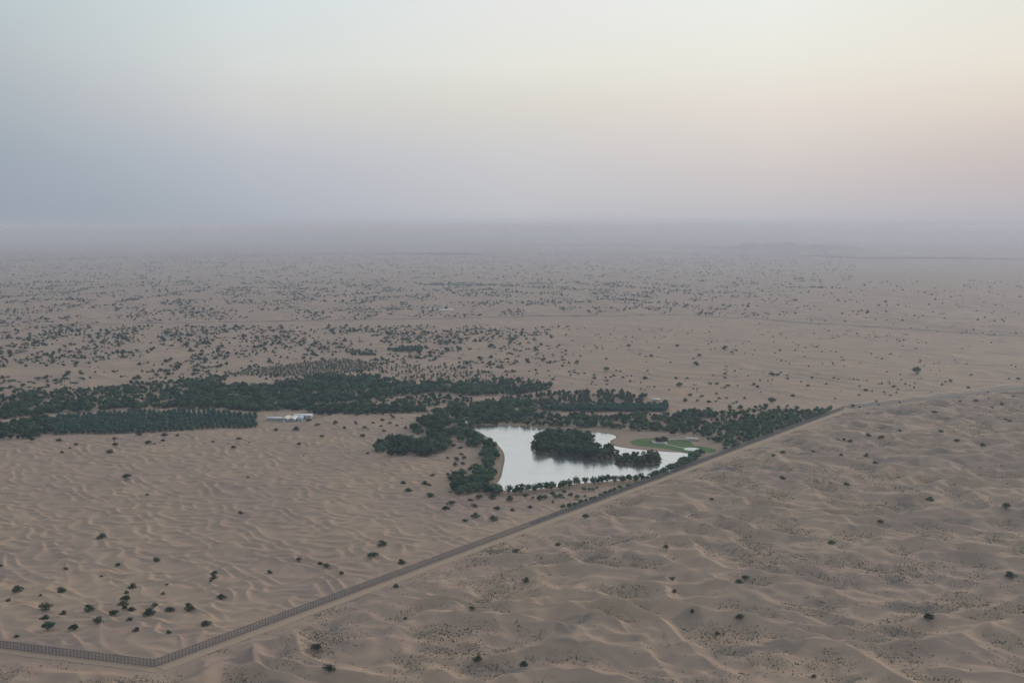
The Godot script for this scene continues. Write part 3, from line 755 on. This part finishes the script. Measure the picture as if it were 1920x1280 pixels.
# ---------------------------------------------------------------- water, lawn, tracks
func build_oasis() -> void:
	var lake := smooth_ring(pairs(LAKE), true, 4)
	var big := Geometry2D.offset_polygon(lake, 5.0)
	var water := mat(col(0.60, 0.615, 0.62), 0.17, 0.9)
	water.metallic_specular = 0.5
	var ripple := FastNoiseLite.new()
	ripple.seed = 3
	ripple.frequency = 0.02
	ripple.fractal_octaves = 4
	var rt := NoiseTexture2D.new()
	rt.noise = ripple
	rt.width = 512
	rt.height = 512
	rt.seamless = true
	rt.as_normal_map = true
	rt.bump_strength = 1.0
	water.normal_enabled = true
	water.normal_texture = rt
	water.normal_scale = 0.03
	var calm := NoiseTexture2D.new()
	var cn := FastNoiseLite.new()
	cn.seed = 21
	cn.frequency = 0.008
	cn.fractal_octaves = 3
	calm.noise = cn
	calm.width = 512
	calm.height = 512
	calm.seamless = true
	var cr := Gradient.new()
	cr.set_color(0, Color(0.42, 0.42, 0.42))
	cr.set_color(1, Color(0.68, 0.68, 0.68))
	calm.color_ramp = cr
	water.roughness_texture = calm
	water.roughness = 0.32
	water.uv1_scale = Vector3(0.009, 0.006, 1)
	var w := sheet("lake_water", big[0], WATER, water)
	tag(w, "calm silvery lake mirroring the pale sky", "water", "", "structure")

	var gn := FastNoiseLite.new()
	gn.seed = 8
	gn.frequency = 0.02
	gn.fractal_octaves = 4
	var gt := NoiseTexture2D.new()
	gt.noise = gn
	gt.width = 512
	gt.height = 512
	gt.seamless = true
	var ramp := Gradient.new()
	ramp.set_color(0, col(0.05, 0.095, 0.035))
	ramp.set_color(1, col(0.095, 0.165, 0.055))
	gt.color_ramp = ramp
	var grass := mat(Color.WHITE, 0.9)
	grass.albedo_texture = gt
	grass.uv1_scale = Vector3(0.012, 0.012, 1)
	var ring := smooth_ring(pairs(LAWN), true, 4)
	var l := sheet("lawn", ring, 0.06, grass)
	tag(l, "bright green two lobed lawn beside the lake", "lawn", "", "structure")

	var pave := mat(col(0.46, 0.46, 0.44), 0.85)
	var p := strip("garden_path", smooth_ring(pairs(PATH), false, 6), 2.0, 0.10, 3.0, pave)
	tag(p, "narrow pale path crossing the lawn to the round pad", "path", "", "structure")
	var q := strip("kerb_path", smooth_ring(pairs(KERB_PATH), false, 6), 1.5, 0.10, 3.0, pave)
	tag(q, "thin pale path curving along the far edge of the lawn", "path", "", "structure")
	var pad := base("round_pad", Vector3(SPOTS.PAD[0], 0.0, SPOTS.PAD[1]))
	var disc := CylinderMesh.new()
	disc.top_radius = 8.9
	disc.bottom_radius = 9.1
	disc.height = 0.3
	disc.radial_segments = 48
	part("slab", disc, mat(col(0.72, 0.74, 0.72), 0.8), pad).position.y = 0.12
	tag(pad, "round white concrete pad on the green lawn", "pad")
	var te := base("terrace", Vector3(SPOTS.TERR[0], 0, SPOTS.TERR[1]))
	var tb := BoxMesh.new()
	tb.size = Vector3(17, 0.3, 17)
	part("paving", tb, mat(col(0.42, 0.43, 0.42), 0.85), te).position = Vector3(-1.5, 0.08, 2)
	tag(te, "pale paved terrace under the dark roofed pavilion", "terrace")

	var pale := mat(col(0.375, 0.288, 0.215), 0.95)
	var track := strip("sand_track", PackedVector2Array([fa.lerp(fb, 0.0), fb]), 7.0, 0.14, 6.0, pale, 6.2)
	tag(track, "pale sand track running along the outside of the fence", "track", "", "structure")
	var t2 := strip("sand_track", PackedVector2Array([fc, fa + (fa - fc).normalized() * 4.0]), 5.0, 0.14, 6.0, pale, 5.0)
	tag(t2, "pale sand track outside the short side of the fence", "track", "", "structure")
	var service := strip("service_road", PackedVector2Array([fa.lerp(fb, 0.34), fb]), 5.0, 0.14, 6.0, mat(col(0.14, 0.12, 0.115), 0.95), -4.5)
	tag(service, "dark grey service road just inside the long fence", "road", "", "structure")
	var gravel := mat(col(0.20, 0.17, 0.15), 0.95)
	var te2 := strip("sand_track", smooth_ring(pairs(TRACK_EAST), false, 4), 9.0, 0.25, 8.0, pale)
	tag(te2, "pale sand track beside the gravel road at the right", "track", "", "structure")
	var e := strip("gravel_road", smooth_ring(pairs(ROAD_EAST), false, 4), 17.0, 0.25, 8.0, gravel)
	tag(e, "grey gravel road running right from the far fence corner", "road", "", "structure")
	var fr := strip("far_road", pairs(ROAD_FAR), 16.0, 0.6, 25.0, mat(col(0.15, 0.14, 0.14), 0.95))
	tag(fr, "thin grey road crossing the whole plain", "road", "", "structure")
	var ft := strip("farm_track", smooth_ring(pairs(TRACK_FARM), false, 4), 4.0, 0.2, 6.0, mat(col(0.24, 0.14, 0.09), 0.95))
	tag(ft, "reddish farm track leading right from the white sheds", "track", "", "structure")


# ---------------------------------------------------------------- fences
func post_mesh(m: Material) -> ArrayMesh:
	var st := SurfaceTool.new()
	st.begin(Mesh.PRIMITIVE_TRIANGLES)
	var b := BoxMesh.new()
	b.size = Vector3(0.17, 4.5, 0.17)
	st.append_from(b, 0, Transform3D(Basis(), Vector3(0, 2.1, 0)))
	var arm := BoxMesh.new()
	arm.size = Vector3(0.12, 0.62, 0.12)
	st.append_from(arm, 0, Transform3D(Basis(Vector3.RIGHT, 0.7), Vector3(0, 4.5, 0.2)))
	st.set_material(m)
	return st.commit()

func build_fence(a: Vector2, b: Vector2, label: String, nearest_last: bool) -> void:
	var steel := mat(col(0.10, 0.10, 0.105), 0.6, 0.2)
	var net := mat(Color(col(0.19, 0.20, 0.22), 0.52), 0.95)
	net.transparency = BaseMaterial3D.TRANSPARENCY_ALPHA
	net.cull_mode = BaseMaterial3D.CULL_DISABLED
	var o := base("perimeter_fence", Vector3(a.x, 0, a.y))
	tag(o, label, "fence", "perimeter fence")
	var len_ := a.distance_to(b)
	var n := int(len_ / 2.45)
	var dir := (b - a) / len_
	var turn := -atan2(dir.y, dir.x)
	var pm := post_mesh(steel)
	var rest := SurfaceTool.new()
	rest.begin(Mesh.PRIMITIVE_TRIANGLES)
	var any := false
	var panel := SurfaceTool.new()
	panel.begin(Mesh.PRIMITIVE_TRIANGLES)
	var rails := SurfaceTool.new()
	rails.begin(Mesh.PRIMITIVE_TRIANGLES)
	var before := Vector3()
	for i in n + 1:
		var p := a + dir * (len_ * i / n)
		var at := Vector3(p.x - a.x, ground(p.x, p.y), p.y - a.y)
		var basis_ := Basis(Vector3.UP, turn)
		var order := n - i if nearest_last else i
		if order < 300:
			var q := part("post", pm, null, o)
			q.position = at
			q.rotation = Vector3(rng.randfn() * 0.012, turn, rng.randfn() * 0.012)
		else:
			rest.append_from(pm, 0, Transform3D(basis_, at))
			any = true
		if i > 0:
			var up := Vector3(0, 4.05, 0)
			var lo := Vector3(0, 0.05, 0)
			for v in [before + lo, before + up, at + lo, at + lo, before + up, at + up]: panel.add_vertex(v)
			var l := before.distance_to(at)
			var rb := Basis.looking_at(at - before, Vector3.UP)
			for h in [[4.1, 0.16], [2.1, 0.07], [0.15, 0.12], [4.62, 0.08]]:
				var rail := BoxMesh.new()
				rail.size = Vector3(h[1], h[1], l)
				rails.append_from(rail, 0, Transform3D(rb, (before + at) * 0.5 + Vector3(0, h[0], 0) + (rb.x * 0.3 if h[0] > 4.5 else Vector3.ZERO)))
		before = at
	if any:
		var r := part("far_posts", rest.commit(), steel, o)
		r.set_meta("kind", "stuff")
	panel.generate_normals()
	part("mesh_panel", panel.commit(), net, o)
	part("rails", rails.commit(), steel, o)


# ---------------------------------------------------------------- buildings
func box(size: Vector3) -> BoxMesh:
	var b := BoxMesh.new()
	b.size = size
	return b

func gable(w: float, l: float, rise: float, over: float) -> ArrayMesh:   # ridge along z, eaves at y = 0
	var st := SurfaceTool.new()
	st.begin(Mesh.PRIMITIVE_TRIANGLES)
	var x := w * 0.5 + over
	var z := l * 0.5 + over
	var t := 0.18
	var a := [Vector3(-x, 0, z), Vector3(x, 0, z), Vector3(0, rise, z), Vector3(-x, 0, -z), Vector3(x, 0, -z), Vector3(0, rise, -z)]
	for f in [[0, 2, 1], [3, 4, 5], [0, 3, 5], [0, 5, 2], [1, 2, 5], [1, 5, 4], [0, 1, 4], [0, 4, 3]]:
		for k in f: st.add_vertex(a[k] + Vector3(0, t, 0))
	st.generate_normals()
	return st.commit()

func vault(w: float, l: float, rise: float) -> ArrayMesh:
	var st := SurfaceTool.new()
	st.begin(Mesh.PRIMITIVE_TRIANGLES)
	st.set_smooth_group(1)
	for i in 14:
		var a := PI * i / 14
		var b := PI * (i + 1) / 14
		var p := Vector3(-cos(a) * w * 0.5, sin(a) * rise, 0)
		var q := Vector3(-cos(b) * w * 0.5, sin(b) * rise, 0)
		var f := Vector3(0, 0, l * 0.5)
		for v in [p + f, p - f, q + f, q + f, p - f, q - f]: st.add_vertex(v)
	st.generate_normals()
	return st.commit()

func arch_end(w: float, rise: float) -> ArrayMesh:
	var st := SurfaceTool.new()
	st.begin(Mesh.PRIMITIVE_TRIANGLES)
	for i in 14:
		var a := PI * i / 14
		var b := PI * (i + 1) / 14
		for v in [Vector3.ZERO, Vector3(-cos(a) * w * 0.5, sin(a) * rise, 0), Vector3(-cos(b) * w * 0.5, sin(b) * rise, 0)]: st.add_vertex(v)
	st.generate_normals()
	return st.commit()

func at_spot(k: String, y := 0.0) -> Vector3:
	return Vector3(SPOTS[k][0], y, SPOTS[k][1])

func build_buildings() -> void:
	var white := mat(col(0.68, 0.70, 0.72), 0.6)
	var cream := mat(col(0.66, 0.64, 0.56), 0.6)
	var pale := mat(col(0.50, 0.58, 0.65), 0.5)
	var grey := mat(col(0.30, 0.32, 0.34), 0.7)
	var wall := mat(col(0.42, 0.40, 0.37), 0.85)
	var dark := mat(col(0.055, 0.045, 0.045), 0.8)
	var wood := mat(col(0.10, 0.07, 0.05), 0.8)
	var tan_ := mat(col(0.40, 0.32, 0.26), 0.85)

	var s := base("long_shed", at_spot("SHED") + Vector3(0, 0, -4))
	part("wall", box(Vector3(18.5, 3.4, 7)), wall, s).position.y = 1.7
	part("roof", gable(7, 18.5, 1.3, 0.4), white, s).transform = Transform3D(Basis(Vector3.UP, PI / 2), Vector3(0, 3.42, 0))
	for i in 4: part("door", box(Vector3(2.4, 2.5, 0.12)), grey, s).position = Vector3(-6.6 + i * 4.4, 1.25, 3.55)
	tag(s, "long low white roofed shed at the plantation's right end", "shed")

	var v := base("twin_vault_hall", at_spot("VAULT") + Vector3(0, 0, -12))
	for k in 2:
		var x := -4.3 + 8.6 * k
		var r := part("vault_roof", vault(8.6, 25, 2.3), cream, v)
		r.position = Vector3(x, 3.0, 0)
		part("end_panel", arch_end(8.5, 2.25), grey, v).position = Vector3(x, 3.0, 12.3)
	part("wall", box(Vector3(17.2, 3.0, 24.6)), grey, v).position.y = 1.5
	part("porch", box(Vector3(2.2, 2.4, 1.8)), white, v).position = Vector3(-5.0, 1.2, 13.4)
	tag(v, "hall with two cream barrel vaulted roofs between the sheds", "hall")

	var b := base("metal_shed", at_spot("BLUE") + Vector3(0, 0, -11), 0.12)
	part("wall", box(Vector3(6.6, 3.2, 22)), pale, b).position.y = 1.6
	part("roof", gable(6.6, 22, 0.9, 0.3), pale, b).position.y = 3.22
	part("door", box(Vector3(3.0, 2.6, 0.12)), grey, b).position = Vector3(0, 1.3, 11.07)
	tag(b, "pale blue metal shed standing end on, right of the vaulted hall", "shed")

	var l := base("farm_shed", at_spot("LONG") + Vector3(0, 0, -6))
	part("wall", box(Vector3(23, 3.2, 11)), pale, l).position.y = 1.6
	part("roof", gable(11, 23, 1.6, 0.5), white, l).transform = Transform3D(Basis(Vector3.UP, PI / 2), Vector3(0, 3.22, 0))
	for i in 4: part("door", box(Vector3(2.8, 2.6, 0.12)), grey, l).position = Vector3(-8.4 + i * 5.6, 1.3, 5.57)
	tag(l, "long white shed with sloping roof at the right of the farm sheds", "shed")

	var c := base("shade_canopy", at_spot("CANOPY"))
	part("roof", box(Vector3(6, 0.2, 9)), dark, c).position.y = 2.8
	for q in [Vector2(-2.7, -4.2), Vector2(2.7, -4.2), Vector2(-2.7, 4.2), Vector2(2.7, 4.2)]:
		part("post", box(Vector3(0.2, 2.7, 0.2)), wood, c).position = Vector3(q.x, 1.35, q.y)
	tag(c, "low dark shade canopy beside the pale blue shed", "canopy")

	var pv := base("garden_pavilion", at_spot("PAVILION"), 0.2)
	for k in 2:
		var x := -3.6 + 7.2 * k
		part("roof", gable(7.6, 9 - 2 * k, 1.9, 0.7), dark, pv).position = Vector3(x, 2.9 + 0.5 * k, -1.5 * k)
		part("room", box(Vector3(5.4, 2.9, 6)), wood, pv).position = Vector3(x, 1.45, -1.5)
		for q in [Vector2(-3.2, 3.6), Vector2(3.2, 3.6)]:
			part("post", box(Vector3(0.28, 3.0, 0.28)), wood, pv).position = Vector3(x + q.x, 1.5, q.y - 1.6 * k)
	tag(pv, "dark roofed garden pavilion at the back of the lawn", "pavilion")

	var pg := base("pergola", at_spot("PERGOLA"), -0.35)
	part("roof", box(Vector3(15, 0.22, 7)), mat(col(0.36, 0.40, 0.45), 0.6), pg).position.y = 3.0
	for i in 7: part("slat", box(Vector3(0.5, 0.16, 7.4)), white, pg).position = Vector3(-6.9 + i * 2.3, 3.22, 0)
	for i in 4:
		for z in [-3.0, 3.0]: part("post", box(Vector3(0.25, 2.9, 0.25)), grey, pg).position = Vector3(-6.6 + i * 4.4, 1.45, z)
	tag(pg, "grey white slatted pergola at the right edge of the lawn", "pergola")

	var h := base("island_pavilion", at_spot("HUT", 0.0))
	part("roof", gable(6, 9.5, 0.8, 0.5), tan_, h).transform = Transform3D(Basis(Vector3.UP, PI / 2), Vector3(0, 4.0, 0))
	part("floor", box(Vector3(9, 0.3, 5.6)), wall, h).position.y = 0.1
	for q in [Vector2(-4, -2.4), Vector2(4, -2.4), Vector2(-4, 2.4), Vector2(4, 2.4), Vector2(0, 2.4), Vector2(0, -2.4)]:
		part("post", box(Vector3(0.3, 3.9, 0.3)), tan_, h).position = Vector3(q.x, 2.0, q.y)
	tag(h, "open pavilion with flat tan roof on the small island", "pavilion")

	var cb := base("cabin", at_spot("CABIN") + Vector3(0, ground(SPOTS.CABIN[0], SPOTS.CABIN[1]), 0))
	part("wall", box(Vector3(11, 6.4, 6)), wall, cb).position.y = 3.2
	part("roof", gable(6, 11, 1.2, 0.5), white, cb).transform = Transform3D(Basis(Vector3.UP, PI / 2), Vector3(0, 6.4, 0))
	tag(cb, "white roofed cabin rising from the tree belt behind the lake", "cabin")

	var tk := base("water_tank", at_spot("TANK") + Vector3(0, ground(SPOTS.TANK[0], SPOTS.TANK[1]), 0))
	var cy := CylinderMesh.new()
	cy.top_radius = 1.5
	cy.bottom_radius = 1.5
	cy.height = 2.6
	part("drum", cy, white, tk).position.y = 6.9
	part("stand", box(Vector3(2.6, 5.6, 2.6)), grey, tk).position.y = 2.8
	tag(tk, "small white water tank among trees left of the lake", "tank")

	for q in [["ROOFS", "grey flat roofed hut in the trees behind the vaulted hall", 14.0, 4.0], ["SHACK", "small pale hut half hidden in the dense left grove", 12.0, 6.5]]:
		var p := at_spot(q[0])
		var hut := base("farm_hut", Vector3(p.x, ground(p.x, p.z), p.z))
		part("wall", box(Vector3(q[2], q[3], 7)), wall, hut).position.y = q[3] * 0.5
		part("roof", box(Vector3(q[2] + 1.0, 0.3, 8)), grey, hut).position.y = q[3] + 0.15
		tag(hut, q[1], "hut")

	for f in FAR_BUILDINGS:
		var far := base("far_building", Vector3(f[0], ground(f[0], f[1]), f[1]))
		part("wall", box(Vector3(f[2], f[3], maxf(8.0, f[2] * 0.3))), white, far).position.y = f[3] * 0.5
		part("roof", gable(maxf(8.0, f[2] * 0.3), f[2], f[3] * 0.25, 0.5), white, far).transform = Transform3D(Basis(Vector3.UP, PI / 2), Vector3(0, f[3], 0))
		tag(far, f[4], "building", "white buildings far across the plain")
	for q in [[MAST, 95.0, "slender lattice mast rising over the far settlement"], [PYLON, 34.0, "small lone pylon on the distant plain"]]:
		var t := base("radio_mast", Vector3(q[0][0], ground(q[0][0], q[0][1]), q[0][1]))
		var legs := CylinderMesh.new()
		legs.top_radius = 0.7
		legs.bottom_radius = 2.6
		legs.height = q[1]
		legs.radial_segments = 5
		part("lattice", legs, grey, t).position.y = q[1] * 0.5
		for i in 3:
			part("platform", box(Vector3(6 - i, 0.8, 6 - i)), grey, t).position.y = q[1] * (0.55 + 0.2 * i)
		part("antenna", box(Vector3(0.5, 8, 0.5)), grey, t).position.y = q[1] + 4.0
		tag(t, q[2], "mast")

func build_hills() -> void:
	var labels := ["low rounded hill range on the right horizon", "right shoulder of the low hazy hills", "left shoulder of the low hazy hills", "pointed lone hill near the right edge of the horizon", "faint high ridge behind the pointed hill", "faint far ridge behind the low hills"]
	for i in range(0, HILLS.size(), 4):
		var w: float = HILLS[i + 2]
		var h: float = HILLS[i + 3]
		var st := SurfaceTool.new()
		st.begin(Mesh.PRIMITIVE_TRIANGLES)
		st.set_smooth_group(1)
		const N := 36
		var g := []
		for a in N + 1:
			var r := []
			for b in N + 1:
				var u := 2.0 * a / N - 1.0
				var v := 2.0 * b / N - 1.0
				var e := clampf(1.0 - u * u, 0, 1) * clampf(1.0 - v * v, 0, 1)
				var rough := 0.65 + 0.55 * warp.get_noise_2d(u * 2.6 + i * 7.0, v * 1.5) + 0.25 * warp.get_noise_2d(u * 8.0 + i, v * 5.0)
				if i == 12: rough = 0.3 + 0.8 * exp(-u * u * 9.0) + 0.06 * rough
				r.append(Vector3(u * w * 0.5, h * pow(e, 0.7) * maxf(rough, 0.05) - 4.0, v * w * 0.28))
			g.append(r)
		for a in N:
			for b in N:
				for p in [g[a][b], g[a + 1][b], g[a][b + 1], g[a][b + 1], g[a + 1][b], g[a + 1][b + 1]]: st.add_vertex(p)
		st.generate_normals()
		var o := part("hill", st.commit(), mat(col(0.24, 0.19, 0.15), 0.95), self)
		o.position = Vector3(HILLS[i], ground(HILLS[i], HILLS[i + 1]), HILLS[i + 1])
		tag(o, labels[i / 4], "hill", "", "structure")


# ---------------------------------------------------------------- camera, air and light
func srgb(r: float, g: float, b: float) -> Vector3:
	var c := Color(r / 255.0, g / 255.0, b / 255.0).srgb_to_linear()
	return Vector3(c.r, c.g, c.b)

func make_sky() -> PanoramaSkyMaterial:
	# clear dusty air after dawn: columns are degrees from the sun's bearing, rows degrees above the horizon
	var heights := [0.0, 0.6, 3.2, 5.8, 7.8, 10.8, 22.0, 45.0, 90.0]
	var turns := [0.0, 18.0, 29.4, 42.0, 54.6, 60.5, 66.0, 110.0, 180.0]
	var table := [
		[srgb(179, 179, 186), srgb(178, 179, 187), srgb(176, 178, 186), srgb(173, 176, 185), srgb(167, 171, 181), srgb(165, 169, 179), srgb(163, 167, 178), srgb(156, 160, 171), srgb(148, 153, 164)],
		[srgb(188, 182, 184), srgb(184, 181, 187), srgb(190, 188, 193), srgb(190, 191, 196), srgb(172, 178, 189), srgb(160, 168, 179), srgb(155, 163, 175), srgb(149, 157, 169), srgb(145, 152, 164)],
		[srgb(216, 200, 190), srgb(204, 193, 190), srgb(211, 204, 201), srgb(203, 202, 205), srgb(186, 190, 198), srgb(172, 180, 190), srgb(160, 170, 180), srgb(153, 163, 174), srgb(149, 157, 168)],
		[srgb(240, 222, 200), srgb(225, 215, 204), srgb(228, 220, 212), srgb(216, 214, 206), srgb(207, 207, 206), srgb(190, 194, 198), srgb(173, 182, 189), srgb(165, 174, 183), srgb(160, 168, 178)],
		[srgb(246, 234, 214), srgb(233, 227, 216), srgb(233, 232, 222), srgb(228, 228, 220), srgb(214, 218, 216), srgb(198, 205, 206), srgb(183, 191, 196), srgb(174, 183, 189), srgb(168, 177, 185)],
		[srgb(244, 240, 228), srgb(230, 231, 222), srgb(236, 238, 233), srgb(230, 231, 230), srgb(213, 222, 224), srgb(201, 211, 213), srgb(188, 203, 208), srgb(178, 192, 198), srgb(172, 184, 192)],
		[srgb(232, 234, 230), srgb(226, 229, 226), srgb(228, 231, 230), srgb(222, 226, 227), srgb(208, 215, 219), srgb(201, 209, 214), srgb(194, 204, 210), srgb(182, 192, 200), srgb(174, 184, 193)],
		[srgb(206, 210, 212), srgb(204, 209, 211), srgb(202, 207, 210), srgb(199, 205, 209), srgb(194, 201, 206), srgb(191, 199, 205), srgb(189, 197, 204), srgb(180, 189, 198), srgb(173, 183, 193)],
		[srgb(178, 188, 199), srgb(178, 188, 199), srgb(178, 188, 199), srgb(178, 188, 199), srgb(178, 188, 199), srgb(178, 188, 199), srgb(178, 188, 199), srgb(178, 188, 199), srgb(178, 188, 199)],
	]
	const W := 1024
	const H := 512
	var im := Image.create(W, H, false, Image.FORMAT_RGBF)
	for j in H:
		var e := maxf(0.0, 90.0 - 180.0 * (j + 0.5) / H)
		var r := 0
		while r < heights.size() - 2 and e > heights[r + 1]: r += 1
		var fr := clampf((e - heights[r]) / (heights[r + 1] - heights[r]), 0.0, 1.0)
		var line := []
		for c in turns.size(): line.append((table[r][c] as Vector3).lerp(table[r + 1][c], fr))
		for i in W:
			var a := absf(wrapf(360.0 * (i + 0.5) / W - SUN_AZIMUTH, -180.0, 180.0))
			var c := 0
			while c < turns.size() - 2 and a > turns[c + 1]: c += 1
			var fcl := clampf((a - turns[c]) / (turns[c + 1] - turns[c]), 0.0, 1.0)
			var v: Vector3 = (line[c] as Vector3).lerp(line[c + 1], fcl)
			im.set_pixel(i, j, Color(v.x, v.y, v.z))
	var p := PanoramaSkyMaterial.new()
	p.panorama = ImageTexture.create_from_image(im)
	return p

func _ready() -> void:
	var cam := Camera3D.new()
	cam.name = "camera"
	cam.fov = rad_to_deg(2.0 * atan(640.0 / 2150.0))
	cam.far = 160000.0
	cam.near = 1.0
	cam.position = Vector3(0, EYE, 0)
	cam.rotation.x = -atan((640.0 - 422.0) / 2150.0)
	add_child(cam)
	cam.current = true

	var env := Environment.new()
	env.background_mode = Environment.BG_SKY
	env.sky = Sky.new()
	env.sky.sky_material = make_sky()
	env.background_energy_multiplier = 1.0
	env.tonemap_mode = Environment.TONE_MAPPER_LINEAR
	env.tonemap_exposure = 1.0
	env.sdfgi_enabled = true
	env.ssao_enabled = true
	env.ssil_enabled = true
	env.volumetric_fog_enabled = true
	env.volumetric_fog_density = 0.00007
	env.volumetric_fog_albedo = Color(0.81, 0.905, 1.0)
	env.volumetric_fog_anisotropy = 0.25
	var we := WorldEnvironment.new()
	we.name = "environment"
	we.environment = env
	add_child(we)

	var sun := DirectionalLight3D.new()
	sun.name = "sun"
	sun.light_color = Color(1.0, 0.92, 0.84)
	sun.light_energy = 0.9
	sun.light_angular_distance = 24.0
	sun.shadow_enabled = true
	add_child(sun)
	sun.rotation_degrees = Vector3(-SUN_HEIGHT, 180.0 - SUN_AZIMUTH, 0)

	for q in [[2300.0, 262.0, 0.000045, "thin pale dust haze over the scrub plain"], [4300.0, 266.0, 0.00006, "pale dust haze over the far plain"], [10800.0, 272.0, 0.00005, "grey mauve dust haze beyond the far settlement"], [13000.0, 280.0, 0.00003, "thick grey dust haze veiling the horizon"]]:   # dust lying over the far plain
		var dust := FogVolume.new()
		dust.name = numbered("dust_cloud")
		dust.shape = RenderingServer.FOG_VOLUME_SHAPE_BOX
		dust.size = Vector3(150000, q[1], 75000 - q[0])
		dust.position = Vector3(0, q[1] * 0.5 - 14.0, -(75000.0 + q[0]) * 0.5)
		var air := FogMaterial.new()
		air.density = q[2]
		air.albedo = Color(1.0, 0.965, 0.995)
		dust.material = air
		add_child(dust)
		tag(dust, q[3], "haze", "", "stuff")

	survey()
	build_ground()
	build_hills()
	build_oasis()
	build_fence(fa, fb, "long tall wire mesh fence running diagonally from near corner to far corner", false)
	build_fence(fc, fa, "short side of the tall wire mesh fence at the lower left corner", true)
	build_buildings()
	make_kinds()
	build_single_plants()
	build_groves()
	build_scrub()
	build_tufts()
